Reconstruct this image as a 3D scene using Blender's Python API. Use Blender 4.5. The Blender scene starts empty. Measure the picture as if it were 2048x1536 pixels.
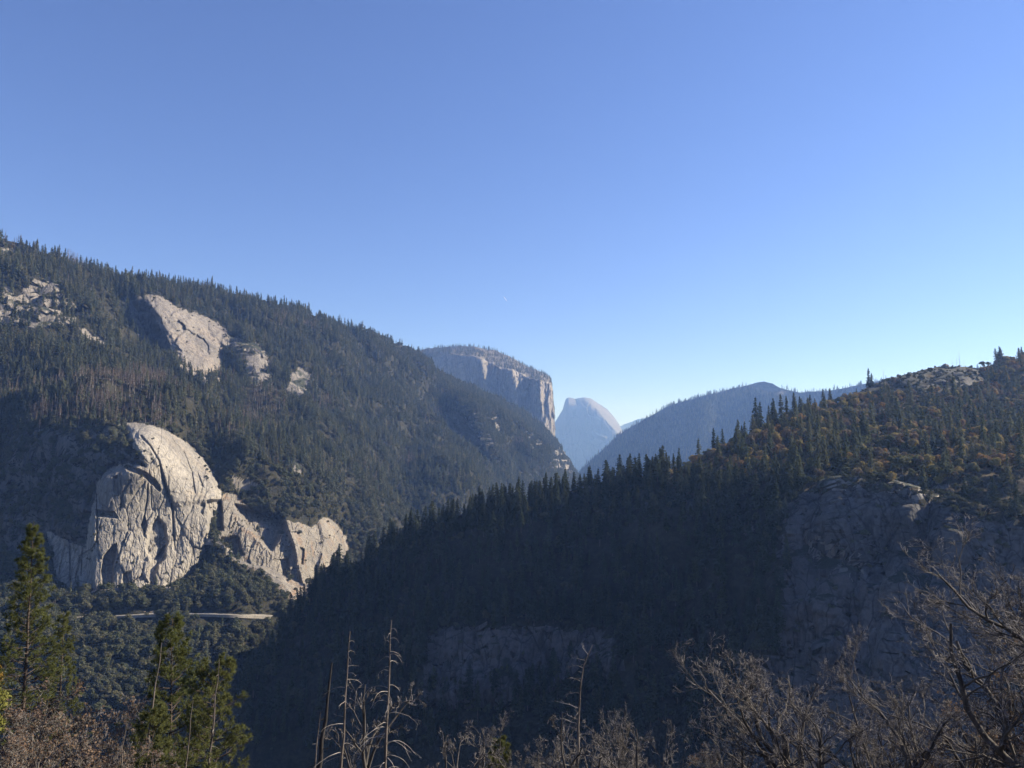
import bpy, math, random
import numpy as np
from mathutils import Vector, Matrix

# ------------------------------------------------------------------ camera, sky, sun, exposure
SC = bpy.context.scene
COL = SC.collection
F = 1607.0                       # focal length in photograph pixels (2048 wide)
PITCH = math.atan(156.0 / F)
cam_d = bpy.data.cameras.new('camera')
cam = bpy.data.objects.new('camera', cam_d)
COL.objects.link(cam)
cam_d.sensor_width = 36.0
cam_d.lens = 36.0 * F / 2048.0
cam_d.clip_start = 0.5
cam_d.clip_end = 120000.0
cam.location = (0, 0, 0)
cam.rotation_euler = (math.pi / 2 + PITCH, 0, 0)
SC.camera = cam

SUN_AZ, SUN_EL = math.radians(75.0), math.radians(29.5)     # to the right of the view, above the horizon
SUN = Vector((math.sin(SUN_AZ) * math.cos(SUN_EL), math.cos(SUN_AZ) * math.cos(SUN_EL), math.sin(SUN_EL)))
world = bpy.data.worlds.new('World')
SC.world = world
world.use_nodes = True
wn = world.node_tree
wn.nodes.clear()
sky = wn.nodes.new('ShaderNodeTexSky')
sky.sky_type = 'NISHITA'
sky.sun_disc = False
sky.sun_elevation = SUN_EL
sky.sun_rotation = SUN_AZ
sky.altitude = 1400
sky.air_density = 1.0
sky.dust_density = 0.0
sky.ozone_density = 6.0
bg = wn.nodes.new('ShaderNodeBackground')
bg.inputs[1].default_value = 0.074
wo = wn.nodes.new('ShaderNodeOutputWorld')
tint = wn.nodes.new('ShaderNodeMix'); tint.data_type = 'RGBA'; tint.blend_type = 'MULTIPLY'
tint.inputs[0].default_value = 1.0; tint.inputs[7].default_value = (1.02, 0.90, 1.08, 1)      # the cool white balance of the photograph
wn.links.new(sky.outputs[0], tint.inputs[6])
wn.links.new(tint.outputs[2], bg.inputs[0])
wn.links.new(bg.outputs[0], wo.inputs[0])

sun_d = bpy.data.lights.new('sun', 'SUN')
sun_d.energy = 5.0
sun_d.angle = math.radians(0.53)
sun_d.color = (1.0, 0.91, 0.79)
sun = bpy.data.objects.new('sun', sun_d)
sun.rotation_euler = SUN.to_track_quat('Z', 'Y').to_euler()
sun.location = SUN * 3000
COL.objects.link(sun)

SC.view_settings.view_transform = 'Standard'
SC.view_settings.look = 'None'
SC.view_settings.exposure = 1.18
SC.view_settings.gamma = 1.0
SC.view_settings.use_curve_mapping = False
SC.render.engine = 'CYCLES'
SC.cycles.use_denoising = True
SC.cycles.max_bounces = 5
SC.cycles.diffuse_bounces = 2
SC.cycles.glossy_bounces = 1
SC.cycles.transmission_bounces = 2
SC.cycles.transparent_max_bounces = 4
SC.cycles.volume_bounces = 0
SC.cycles.use_adaptive_sampling = True
SC.cycles.adaptive_threshold = 0.015

RNG = np.random.default_rng(7)
random.seed(7)

# ------------------------------------------------------------------ numeric helpers
def unproject(px, py, d):
    """pixel of the photograph and depth (metres along the ground, away from the camera) -> world point"""
    x = (np.asarray(px, float) - 1024) / F
    y = (768 - np.asarray(py, float)) / F
    c, s = math.cos(PITCH), math.sin(PITCH)
    ry = c - y * s
    k = d / ry
    return np.stack([x * k, ry * k, (s + y * c) * k], -1)

def project(p):
    p = np.asarray(p, float)
    c, s = math.cos(PITCH), math.sin(PITCH)
    fw = p[..., 1] * c + p[..., 2] * s
    up = -p[..., 1] * s + p[..., 2] * c
    return 1024 + F * p[..., 0] / fw, 768 - F * up / fw

def perlin(p, seed=0):
    p = np.asarray(p, float)
    i = np.floor(p).astype(np.int64)
    f = p - i
    u = f * f * f * (f * (f * 6 - 15) + 10)
    out = np.zeros(p.shape[:-1])
    for dx in (0, 1):
        for dy in (0, 1):
            for dz in (0, 1):
                h = ((i[..., 0] + dx) * 374761393 + (i[..., 1] + dy) * 668265263 + (i[..., 2] + dz) * 2147483647 + seed * 974634787) & 0xFFFFFFFF
                h = ((h ^ (h >> 13)) * 1274126177) & 0xFFFFFFFF
                h = (h ^ (h >> 16)) & 0xFFFFFFFF
                gx = (h & 1023) / 511.5 - 1
                gy = ((h >> 10) & 1023) / 511.5 - 1
                gz = ((h >> 20) & 1023) / 511.5 - 1
                d = gx * (f[..., 0] - dx) + gy * (f[..., 1] - dy) + gz * (f[..., 2] - dz)
                w = (u[..., 0] if dx else 1 - u[..., 0]) * (u[..., 1] if dy else 1 - u[..., 1]) * (u[..., 2] if dz else 1 - u[..., 2])
                out += w * d
    return out

def fbm(p, octaves=4, seed=0, gain=0.5, ridged=False):
    tot, a, fr = 0, 1.0, 1.0
    for o in range(octaves):
        n = perlin(np.asarray(p) * fr, seed + o * 17)
        if ridged:
            n = 0.5 - np.abs(n) * 1.6
        tot = tot + a * n
        a *= gain
        fr *= 2.03
    return tot

def cells(u, v, seed=0):
    """voronoi in 2-D: returns per point a cell random (3 columns), F2-F1"""
    iu, iv = np.floor(u).astype(np.int64), np.floor(v).astype(np.int64)
    b1 = np.full(u.shape, 9.0); b2 = np.full(u.shape, 9.0)
    ids = np.zeros(u.shape, np.int64); cu = np.zeros(u.shape); cv = np.zeros(u.shape)
    def hsh(a, b, k):
        h = (a * 374761393 + b * 668265263 + (k + seed * 31) * 974634787) & 0xFFFFFFFF
        h = ((h ^ (h >> 13)) * 1274126177) & 0xFFFFFFFF
        return (h ^ (h >> 16)) & 0xFFFFFFFF
    for du in (-1, 0, 1):
        for dv in (-1, 0, 1):
            a, b = iu + du, iv + dv
            h = hsh(a, b, 1)
            qu = a + (h & 1023) / 1023.0
            qv = b + ((h >> 10) & 1023) / 1023.0
            d = np.hypot(u - qu, v - qv)
            new = d < b1
            b2 = np.where(new, b1, np.minimum(b2, d))
            cu = np.where(new, u - qu, cu); cv = np.where(new, v - qv, cv)
            ids = np.where(new, hsh(a, b, 7), ids)
            b1 = np.where(new, d, b1)
    r = np.stack([(ids & 1023) / 1023.0, ((ids >> 10) & 1023) / 1023.0, ((ids >> 20) & 1023) / 1023.0], -1)
    return r, b2 - b1, cu, cv

def smooth(a, b, x):
    t = np.clip((x - a) / (b - a), 0, 1)
    return t * t * (3 - 2 * t)

def poly_sd(px, py, poly):
    """signed distance to a closed polygon in pixels, negative inside"""
    poly = np.asarray(poly, float)
    d = np.full(px.shape, 1e9)
    ins = np.zeros(px.shape, bool)
    n = len(poly)
    for k in range(n):
        ax, ay = poly[k]; bx, by = poly[(k + 1) % n]
        ex, ey = bx - ax, by - ay
        t = np.clip(((px - ax) * ex + (py - ay) * ey) / (ex * ex + ey * ey + 1e-9), 0, 1)
        d = np.minimum(d, np.hypot(px - ax - t * ex, py - ay - t * ey))
        c = ((ay > py) != (by > py)) & (px < (bx - ax) * (py - ay) / (by - ay + 1e-12) + ax)
        ins ^= c
    return np.where(ins, -d, d)

def line_d(px, py, line):
    """distance to an open polyline and side (negative = left of a line drawn downwards on the picture)"""
    line = np.asarray(line, float)
    d = np.full(px.shape, 1e9); side = np.zeros(px.shape)
    for k in range(len(line) - 1):
        ax, ay = line[k]; bx, by = line[k + 1]
        ex, ey = bx - ax, by - ay
        t = np.clip(((px - ax) * ex + (py - ay) * ey) / (ex * ex + ey * ey + 1e-9), 0, 1)
        q = np.hypot(px - ax - t * ex, py - ay - t * ey)
        cr = (px - ax) * ey - (py - ay) * ex
        new = q < d
        side = np.where(new, np.sign(cr), side)
        d = np.minimum(d, q)
    return d * side

def rbf(ctrl):
    c = np.asarray(ctrl, float)
    n = len(c)
    X = c[:, :2] / 300.0
    y = np.log(c[:, 2])
    r = np.linalg.norm(X[:, None] - X[None], axis=-1)
    K = np.where(r > 0, r * r * np.log(r + 1e-12), 0) + np.eye(n) * 0.004
    A = np.zeros((n + 3, n + 3)); A[:n, :n] = K
    A[:n, n] = 1; A[:n, n + 1:] = X; A[n, :n] = 1; A[n + 1:, :n] = X.T
    w = np.linalg.solve(A, np.concatenate([y, np.zeros(3)]))
    def f(px, py):
        P = np.stack([px, py], -1) / 300.0
        out = w[n] + P[..., 0] * w[n + 1] + P[..., 1] * w[n + 2]
        for k in range(n):
            q = (P[..., 0] - X[k, 0]) ** 2 + (P[..., 1] - X[k, 1]) ** 2
            out = out + w[k] * 0.5 * q * np.log(q + 1e-12)
        return np.exp(out)
    return f

def grid_normals(P):
    du = np.gradient(P, axis=1); dv = np.gradient(P, axis=0)
    n = np.cross(dv, du)
    n /= np.linalg.norm(n, axis=-1, keepdims=True) + 1e-9
    # towards the camera
    s = np.sign(-(n * P).sum(-1, keepdims=True)); s[s == 0] = 1
    med = np.sign(np.median(s))
    return n * med

# ------------------------------------------------------------------ mesh helpers
def fast_mesh(name, V, Fc, smooth_shade=True):
    """V (n,3), Fc (m,3 or 4) arrays"""
    V = np.ascontiguousarray(V, np.float32); Fc = np.ascontiguousarray(Fc, np.int32)
    me = bpy.data.meshes.new(name)
    k = Fc.shape[1]
    me.vertices.add(len(V)); me.vertices.foreach_set('co', V.ravel())
    me.loops.add(Fc.size); me.loops.foreach_set('vertex_index', Fc.ravel())
    me.polygons.add(len(Fc))
    me.polygons.foreach_set('loop_start', np.arange(0, Fc.size, k, dtype=np.int32))
    me.polygons.foreach_set('loop_total', np.full(len(Fc), k, np.int32))
    me.polygons.foreach_set('use_smooth', np.full(len(Fc), smooth_shade, bool))
    me.update(calc_edges=True)
    return me

def obj(name, me, mat=None, parent=None):
    if mat is not None and not me.materials:
        me.materials.append(mat)
    o = bpy.data.objects.new(name, me)
    COL.objects.link(o)
    if parent is not None:
        o.parent = parent
    return o

def tag(o, label=None, cat=None, group=None, kind=None):
    if label: o['label'] = label
    if cat: o['category'] = cat
    if group: o['group'] = group
    if kind: o['kind'] = kind
    return o

def empty(name, loc, rz=0.0, s=1.0):
    o = bpy.data.objects.new(name, None)
    o.empty_display_size = 0.5
    o.location = loc; o.rotation_euler = (0, 0, rz); o.scale = (s, s, s)
    COL.objects.link(o)
    return o

# ------------------------------------------------------------------ materials
def new_mat(name):
    m = bpy.data.materials.new(name); m.use_nodes = True
    nt = m.node_tree; nt.nodes.clear()
    out = nt.nodes.new('ShaderNodeOutputMaterial')
    return m, nt, out

def N(nt, typ, **kw):
    n = nt.nodes.new(typ)
    for k, v in kw.items():
        setattr(n, k, v)
    return n

def ramp(nt, stops, fac):
    r = N(nt, 'ShaderNodeValToRGB')
    e = r.color_ramp.elements
    while len(e) < len(stops):
        e.new(0.5)
    for k, (p, c) in enumerate(stops):
        e[k].position = p
        e[k].color = (c[0], c[1], c[2], 1) if hasattr(c, '__len__') else (c, c, c, 1)
    nt.links.new(fac, r.inputs[0])
    return r.outputs[0]

def noise_tex(nt, vec, scale, detail=5, rough=0.55, dist=0.0):
    n = N(nt, 'ShaderNodeTexNoise')
    n.inputs['Scale'].default_value = scale
    n.inputs['Detail'].default_value = detail
    n.inputs['Roughness'].default_value = rough
    n.inputs['Distortion'].default_value = dist
    nt.links.new(vec, n.inputs['Vector'])
    return n.outputs['Fac']

def mapping(nt, vec, scale, rot=(0, 0, 0)):
    m = N(nt, 'ShaderNodeMapping')
    m.inputs['Scale'].default_value = scale
    m.inputs['Rotation'].default_value = rot
    nt.links.new(vec, m.inputs['Vector'])
    return m.outputs[0]

def mix(nt, fac, a, b, mode='MIX'):
    m = N(nt, 'ShaderNodeMix', data_type='RGBA', blend_type=mode)
    for sock, v in ((m.inputs[0], fac), (m.inputs[6], a), (m.inputs[7], b)):
        if isinstance(v, (int, float)): sock.default_value = v
        elif isinstance(v, tuple): sock.default_value = (v[0], v[1], v[2], 1)
        else: nt.links.new(v, sock)
    return m.outputs[2]

def granite(name, base, pale, dark, scale=1.0, streak=0.5, brush=None, brush_amt=0.0, bump=0.6, tint=None):
    """weathered granite; sizes in metres divided by scale"""
    m, nt, out = new_mat(name)
    geo = N(nt, 'ShaderNodeNewGeometry')
    pos = geo.outputs['Position']
    s = scale
    big = noise_tex(nt, pos, 0.012 * s, 5, 0.6, 0.4)
    c = ramp(nt, [(0.30, base), (0.62, pale)], big)
    if tint:
        t = noise_tex(nt, pos, 0.02 * s, 4, 0.6, 0.8)
        c = mix(nt, ramp(nt, [(0.52, 0.0), (0.68, 1.0)], t), c, tint)
    st = noise_tex(nt, mapping(nt, pos, (0.16 * s, 0.16 * s, 0.012 * s)), 1.0, 5, 0.65, 0.25)
    sf = ramp(nt, [(0.50, 0.0), (0.68, streak)], st)
    c = mix(nt, sf, c, dark)
    st2 = noise_tex(nt, mapping(nt, pos, (0.5 * s, 0.5 * s, 0.035 * s)), 1.0, 4, 0.6, 0.1)
    c = mix(nt, ramp(nt, [(0.42, 0.0), (0.75, 0.45)], st2), c, pale)
    sm = noise_tex(nt, pos, 0.25 * s, 6, 0.7)
    c = mix(nt, ramp(nt, [(0.35, 0.55), (0.55, 0.0)], sm), c, dark)
    vc = N(nt, 'ShaderNodeTexVoronoi', feature='DISTANCE_TO_EDGE')
    vc.inputs['Scale'].default_value = 1.0
    wv_ = N(nt, 'ShaderNodeVectorMath', operation='MULTIPLY_ADD')
    nz_ = N(nt, 'ShaderNodeTexNoise'); nz_.inputs['Scale'].default_value = 0.05 * s; nz_.inputs['Detail'].default_value = 5
    nt.links.new(pos, nz_.inputs['Vector'])
    nt.links.new(nz_.outputs['Color'], wv_.inputs[0]); wv_.inputs[1].default_value = (9 / s, 9 / s, 16 / s); nt.links.new(pos, wv_.inputs[2])
    nt.links.new(mapping(nt, wv_.outputs[0], (0.075 * s, 0.075 * s, 0.022 * s), (0.25, 0.1, 0)), vc.inputs['Vector'])
    c = mix(nt, ramp(nt, [(0.0, 0.75), (0.035, 0.0)], vc.outputs['Distance']), c, tuple(v * 0.6 for v in dark))
    if brush:
        bn = noise_tex(nt, pos, 0.035 * s, 6, 0.65, 0.5)
        sep = N(nt, 'ShaderNodeSeparateXYZ'); nt.links.new(geo.outputs['Normal'], sep.inputs[0])
        up = N(nt, 'ShaderNodeMath', operation='MULTIPLY_ADD')
        nt.links.new(sep.outputs[2], up.inputs[0]); up.inputs[1].default_value = 0.55
        nt.links.new(bn, up.inputs[2])
        c = mix(nt, ramp(nt, [(1.02 - brush_amt, 0.0), (1.10 - brush_amt, 1.0)], up.outputs[0]), c, brush)
    bs = N(nt, 'ShaderNodeBsdfPrincipled')
    nt.links.new(c, bs.inputs['Base Color'])
    bs.inputs['Roughness'].default_value = 0.85
    bs.inputs['Specular IOR Level'].default_value = 0.25
    h1 = noise_tex(nt, mapping(nt, pos, (0.30 * s, 0.30 * s, 0.07 * s)), 1.0, 8, 0.68, 0.3)
    vor = N(nt, 'ShaderNodeTexVoronoi', feature='DISTANCE_TO_EDGE')
    vor.inputs['Scale'].default_value = 1.0
    nt.links.new(mapping(nt, pos, (0.11 * s, 0.11 * s, 0.035 * s)), vor.inputs['Vector'])
    ck = ramp(nt, [(0.0, 0.0), (0.05, 1.0)], vor.outputs['Distance'])
    hm = N(nt, 'ShaderNodeMath', operation='MULTIPLY_ADD')
    nt.links.new(ck, hm.inputs[0]); hm.inputs[1].default_value = 0.25; nt.links.new(h1, hm.inputs[2])
    bp = N(nt, 'ShaderNodeBump')
    bp.inputs['Strength'].default_value = bump
    bp.inputs['Distance'].default_value = 3.0 / s
    nt.links.new(hm.outputs[0], bp.inputs['Height'])
    nt.links.new(bp.outputs[0], bs.inputs['Normal'])
    nt.links.new(bs.outputs[0], out.inputs[0])
    return m

def soil(name, a, b, c3, scale=1.0, bump=0.7):
    m, nt, out = new_mat(name)
    pos = N(nt, 'ShaderNodeNewGeometry').outputs['Position']
    n1 = noise_tex(nt, pos, 0.03 * scale, 6, 0.65, 0.4)
    c = ramp(nt, [(0.32, a), (0.52, b), (0.72, c3)], n1)
    n2 = noise_tex(nt, pos, 0.22 * scale, 6, 0.7)
    c = mix(nt, ramp(nt, [(0.40, 0.7), (0.60, 0.0)], n2), c, tuple(v * 0.45 for v in a))
    bs = N(nt, 'ShaderNodeBsdfPrincipled')
    bs.inputs['Roughness'].default_value = 0.95
    bs.inputs['Specular IOR Level'].default_value = 0.1
    nt.links.new(c, bs.inputs['Base Color'])
    bp = N(nt, 'ShaderNodeBump'); bp.inputs['Strength'].default_value = bump; bp.inputs['Distance'].default_value = 4.0 / scale
    nt.links.new(n2, bp.inputs['Height']); nt.links.new(bp.outputs[0], bs.inputs['Normal'])
    nt.links.new(bs.outputs[0], out.inputs[0])
    return m

def foliage(name, cols, trans=0.15, vary=0.35, leafscale=0.6):
    """leaf colour varies from tree to tree (Object Info random) and across the crown"""
    m, nt, out = new_mat(name)
    oi = N(nt, 'ShaderNodeObjectInfo')
    n = len(cols)
    c = ramp(nt, [((k + 0.5) / n, cc) for k, cc in enumerate(cols)], oi.outputs['Random'])
    tc = N(nt, 'ShaderNodeTexCoord')
    nz = noise_tex(nt, tc.outputs['Object'], leafscale, 4, 0.7)
    v = ramp(nt, [(0.3, 1 - vary), (0.7, 1 + vary)], nz)
    c = mix(nt, 1.0, c, v, 'MULTIPLY')
    d = N(nt, 'ShaderNodeBsdfDiffuse'); nt.links.new(c, d.inputs[0])
    t = N(nt, 'ShaderNodeBsdfTranslucent'); nt.links.new(c, t.inputs[0])
    ms = N(nt, 'ShaderNodeMixShader'); ms.inputs[0].default_value = trans
    nt.links.new(d.outputs[0], ms.inputs[1]); nt.links.new(t.outputs[0], ms.inputs[2])
    nt.links.new(ms.outputs[0], out.inputs[0])
    return m

def bark(name, a, b, scale=6.0, rough=0.9, contrast=(0.35, 0.65)):
    m, nt, out = new_mat(name)
    tc = N(nt, 'ShaderNodeTexCoord')
    v = mapping(nt, tc.outputs['Object'], (1, 1, 0.25))
    n1 = noise_tex(nt, v, scale, 6, 0.7, 0.5)
    c = ramp(nt, [(contrast[0], a), (contrast[1], b)], n1)
    bs = N(nt, 'ShaderNodeBsdfPrincipled')
    bs.inputs['Roughness'].default_value = rough
    bs.inputs['Specular IOR Level'].default_value = 0.25
    nt.links.new(c, bs.inputs['Base Color'])
    bp = N(nt, 'ShaderNodeBump'); bp.inputs['Strength'].default_value = 0.6; bp.inputs['Distance'].default_value = 0.05
    nt.links.new(n1, bp.inputs['Height']); nt.links.new(bp.outputs[0], bs.inputs['Normal'])
    nt.links.new(bs.outputs[0], out.inputs[0])
    return m

M = {}
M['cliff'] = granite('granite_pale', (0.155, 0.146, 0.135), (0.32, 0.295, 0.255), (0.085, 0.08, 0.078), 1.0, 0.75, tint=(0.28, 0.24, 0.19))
M['cliff2'] = granite('granite_broken', (0.13, 0.12, 0.11), (0.26, 0.235, 0.20), (0.07, 0.066, 0.062), 1.3, 0.75, tint=(0.21, 0.14, 0.09))
M['knob_rock'] = granite('granite_knob', (0.048, 0.046, 0.044), (0.085, 0.08, 0.075), (0.028, 0.027, 0.027), 1.2, 0.5, brush=(0.04, 0.042, 0.028), brush_amt=0.10)  # base darkened to put the knob's partial shade into the colour
M['west_rock'] = granite('granite_shade_toned', (0.05, 0.049, 0.048), (0.115, 0.108, 0.10), (0.03, 0.03, 0.03), 1.0, 0.8, brush=(0.032, 0.036, 0.022), brush_amt=0.16)  # rock of the sunlit cliff with its shade worked into a darker base
M['dome'] = granite('granite_dome', (0.115, 0.108, 0.103), (0.245, 0.218, 0.19), (0.065, 0.062, 0.062), 0.7, 0.75, tint=(0.26, 0.215, 0.17))
M['outcrop'] = granite('granite_outcrop', (0.14, 0.132, 0.122), (0.24, 0.215, 0.19), (0.07, 0.068, 0.066), 0.7, 0.5, brush=(0.035, 0.040, 0.025), brush_amt=0.14)
M['wall'] = granite('granite_wall', (0.14, 0.133, 0.125), (0.29, 0.25, 0.205), (0.08, 0.08, 0.08), 0.22, 0.75, brush=(0.09, 0.085, 0.06), brush_amt=0.0)
M['far_dome'] = granite('granite_far', (0.085, 0.085, 0.085), (0.16, 0.145, 0.13), (0.06, 0.062, 0.065), 0.1, 0.4)
M['shade_cliff'] = granite('granite_lichen_shade', (0.030, 0.030, 0.031), (0.12, 0.112, 0.108), (0.018, 0.018, 0.019), 0.8, 0.9, brush=(0.024, 0.028, 0.018), brush_amt=0.10, bump=0.4)  # lichened rock, darkened further to carry the shade on these cliffs
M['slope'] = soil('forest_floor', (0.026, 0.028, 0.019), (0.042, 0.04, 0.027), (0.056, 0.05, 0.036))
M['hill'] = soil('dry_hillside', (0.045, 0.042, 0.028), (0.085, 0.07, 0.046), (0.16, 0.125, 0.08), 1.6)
M['far_forest'] = soil('far_forest', (0.035, 0.045, 0.03), (0.05, 0.058, 0.038), (0.08, 0.075, 0.055), 0.5)
M['plateau'] = soil('plateau_scrub', (0.09, 0.085, 0.06), (0.16, 0.14, 0.11), (0.24, 0.215, 0.18), 0.4)
M['ground'] = soil('leaf_litter', (0.06, 0.05, 0.035), (0.10, 0.08, 0.055), (0.16, 0.13, 0.09), 8.0)
M['road'] = soil('weathered_road', (0.20, 0.19, 0.17), (0.27, 0.25, 0.22), (0.33, 0.30, 0.26), 3.0, 0.3)

# ------------------------------------------------------------------ terrain sheets
class Sheet:
    def __init__(s, px, top, bot, t, ctrl, feats=(), disp=(), warp=(0, 1)):
        nx, ny = len(px), len(t)
        PXg = np.repeat(px[None], ny, 0)
        tp = np.interp(px, *zip(*top)); bt = np.interp(px, *zip(*bot))
        PYg = tp[None] + (bt - tp)[None] * t[:, None]
        s.px, s.py = PXg, PYg
        D = rbf(ctrl)(PXg, PYg)
        for fn in feats:
            D = fn(PXg, PYg, D)
        P = unproject(PXg, PYg, D)
        s.base = P
        n = grid_normals(P)
        for wl, amp, octv, rid, fade in disp:
            w = 1.0 if fade is None else fade(PXg, PYg)
            P = P + n * (w * amp * fbm(P / wl, octv, int(wl), 0.5, rid))[..., None]
        s.P, s.ny, s.nx = P, ny, nx
        s.gx, s.gy = s.px, s.py
        s.px, s.py = project(P)          # where each point of the finished surface shows

    def faces(s, sel=None):
        i = np.arange(s.ny * s.nx).reshape(s.ny, s.nx)
        q = np.stack([i[:-1, :-1], i[1:, :-1], i[1:, 1:], i[:-1, 1:]], -1)
        if sel is not None:
            q = q[sel[:-1, :-1]]
        return q.reshape(-1, 4)

    def build(s, name, mat, sel=None, back=True):
        V = s.P.reshape(-1, 3)
        Fc = s.faces(sel)
        used = np.unique(Fc)
        re = np.full(len(V), -1); re[used] = np.arange(len(used))
        V2, F2 = V[used], re[Fc]
        return obj(name, fast_mesh(name, V2, F2, not name.startswith('granite_c')), mat)

    def build_back(s, name, mat, depth, drop):
        """the far side of the mountain, falling away behind its skyline"""
        top = s.P[0]
        rows = [top]
        for k in (0.25, 0.6, 1.0):
            rows.append(top + np.array([0, depth * k, 0])[None] + np.array([0, 0, -drop])[None] * (k ** 1.5))
        R = np.stack(rows)
        i = np.arange(R.shape[0] * s.nx).reshape(R.shape[0], s.nx)
        q = np.stack([i[:-1, :-1], i[:-1, 1:], i[1:, 1:], i[1:, :-1]], -1).reshape(-1, 4)
        return R.reshape(-1, 3), q

    def scatter(s, dens, mask, seed):
        """points with an even density per square metre of ground plan; returns P, px, py"""
        r = np.random.default_rng(seed)
        a = s.P[:-1, :-1]; b = s.P[1:, :-1]; c = s.P[:-1, 1:]; d = s.P[1:, 1:]
        cr = np.cross(d - a, c - b)
        area = np.maximum(0.5 * np.abs(cr[..., 2]), 0.5 * 0.5 * np.linalg.norm(cr, axis=-1))
        w = area * mask[:-1, :-1] * dens
        k = r.poisson(w)
        jj, ii = np.nonzero(k)
        rep = np.repeat(np.arange(len(jj)), k[jj, ii])
        jj, ii = jj[rep], ii[rep]
        u, v = r.random(len(jj))[:, None], r.random(len(jj))[:, None]
        p = (a[jj, ii] * (1 - u) + c[jj, ii] * u) * (1 - v) + (b[jj, ii] * (1 - u) + d[jj, ii] * u) * v
        return p, s.px[jj, ii], s.py[jj, ii]

def f_ridge(line, amp, wl, wr, p=1.0, jit=0.0):
    """a spur towards the viewer: steep or broad on either side (widths in pixels)"""
    def fn(px, py, D):
        d = line_d(px, py, line)
        if jit: d = d + jit * fbm(np.stack([px / 16, py / 16, px * 0 + 2], -1), 3, 12)
        w = np.where(d < 0, -d / wl, d / wr)
        return D - amp * np.exp(-np.abs(w) ** (1.3 if p == 1.0 else p))
    return fn

def f_region(poly, amp, soft, jit=0.0, seed=1):
    """push a region nearer (amp > 0) or back (amp < 0), with an edge 'soft' pixels wide"""
    poly = np.asarray(poly, float)
    lo, hi = poly.min(0) - soft * 3 - 8, poly.max(0) + soft * 3 + 8
    def fn(px, py, D):
        m = (px > lo[0]) & (px < hi[0]) & (py > lo[1]) & (py < hi[1])
        x, y = px[m], py[m]
        if jit:
            q = np.stack([x / 9.0, y / 9.0, np.full_like(x, seed * 3.7)], -1)
            x = x + jit * fbm(q, 3, seed); y = y + jit * fbm(q + 50, 3, seed)
        D = D.copy()
        D[m] -= amp * (1 - smooth(-soft, soft, poly_sd(x, y, poly)))
        return D
    return fn

def f_groove(line, depth, w):
    line = np.asarray(line, float)
    lo, hi = line.min(0) - w * 5, line.max(0) + w * 5
    def fn(px, py, D):
        m = (px > lo[0]) & (px < hi[0]) & (py > lo[1]) & (py < hi[1])
        D = D.copy()
        D[m] += depth * np.exp(-(line_d(px[m], py[m], line) / w) ** 2)
        return D
    return fn

def f_slabs(poly, soft, cu, cv, amp, tilt, seed, crack=0.0, lean=0.0):
    """split rock into slabs: every voronoi cell gets its own offset and tilt (cell size in pixels)"""
    poly = np.asarray(poly, float)
    lo, hi = poly.min(0) - soft * 2, poly.max(0) + soft * 2
    def fn(px, py, D):
        m = (px > lo[0]) & (px < hi[0]) & (py > lo[1]) & (py < hi[1])
        x, y = px[m], py[m]
        w = 1 - smooth(-soft, soft, poly_sd(x, y, poly))
        q = np.stack([x / (cu * 1.3), y / (cv * 1.3), np.full_like(x, seed)], -1)
        xw = x + cu * 0.35 * fbm(q, 3, seed) + lean * y
        yw = y + cv * 0.35 * fbm(q + 31, 3, seed)
        r, e, du, dv = cells(xw / cu, yw / cv, seed)
        off = amp * (r[..., 0] - 0.5) * 2 + tilt * ((r[..., 1] - 0.5) * du + (r[..., 2] - 0.5) * dv) * 2
        off = off - crack * np.exp(-(e / 0.07) ** 2)
        D = D.copy()
        D[m] -= w * off
        return D
    return fn

# ---- left wall of the valley: forested mountain, pale cliffs, oak slope
POLY = dict(
 main=[(243,842),(290,845),(330,858),(375,885),(410,920),(432,950),(442,985),(441,1002),(428,1032),(418,1062),(422,1082),(405,1112),(396,1142),(372,1172),(330,1184),(250,1180),(190,1184),(130,1198),(112,1150),(96,1090),(92,1060),(130,1078),(172,1095),(178,1040),(188,1000),(194,962),(215,936),(246,925),(292,932),(272,905),(252,872)],
 second=[(432,998),(452,984),(474,990),(500,1018),(535,1034),(566,1038),(600,1046),(625,1054),(645,1034),(665,1040),(682,1060),(696,1085),(698,1118),(668,1146),(632,1158),(622,1210),(590,1204),(558,1186),(532,1158),(496,1142),(464,1124),(440,1090),(428,1050)],
 dome=[(284,588),(318,590),(350,608),(380,622),(420,636),(448,652),(458,675),(454,700),(440,722),(436,756),(405,764),(378,752),(358,732),(345,706),(340,682),(326,660),(314,640),(300,616)],
 left=[(-60,590),(40,572),(70,556),(112,553),(128,575),(140,600),(158,625),(156,650),(110,646),(80,654),(30,646),(-60,654)],
 right=[(452,668),(490,682),(528,690),(542,722),(540,765),(512,780),(492,756),(478,724),(458,712),(446,692)],
 small=[(580,746),(598,734),(618,748),(612,782),(592,796),(574,774)],
 slab=[(148,655),(170,656),(192,668),(214,692),(206,704),(186,694),(166,676)],
 knob1=[(928,820),(944,818),(958,845),(974,880),(967,893),(950,868),(938,845)],
 knob2=[(976,825),(990,820),(1000,842),(1002,868),(994,870),(984,848)],
 knob3=[(1046,866),(1074,868),(1080,898),(1072,914),(1058,892)],
 knob4=[(1096,905),(1112,890),(1132,898),(1150,930),(1140,946),(1118,935),(1108,950)],
 top=[(-60,486),(25,496),(40,512),(10,520),(-60,515)],
 ledge=[(455,950),(500,958),(520,975),(500,985),(470,975)],
 west=[(-100,872),(60,858),(240,848),(252,880),(290,925),(246,928),(200,945),(186,1040),(176,1094),(130,1078),(94,1066),(40,1110),(-100,1120)],
 flank=[(256,600),(284,590),(302,616),(316,640),(328,660),(342,682),(347,702),(336,722),(312,712),(282,682),(262,640)],
 face1=[(884,822),(915,822),(934,838),(952,872),(968,895),(938,892),(908,876)],
 bits=[(590,920),(604,938),(598,955),(586,938)],
)
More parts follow.
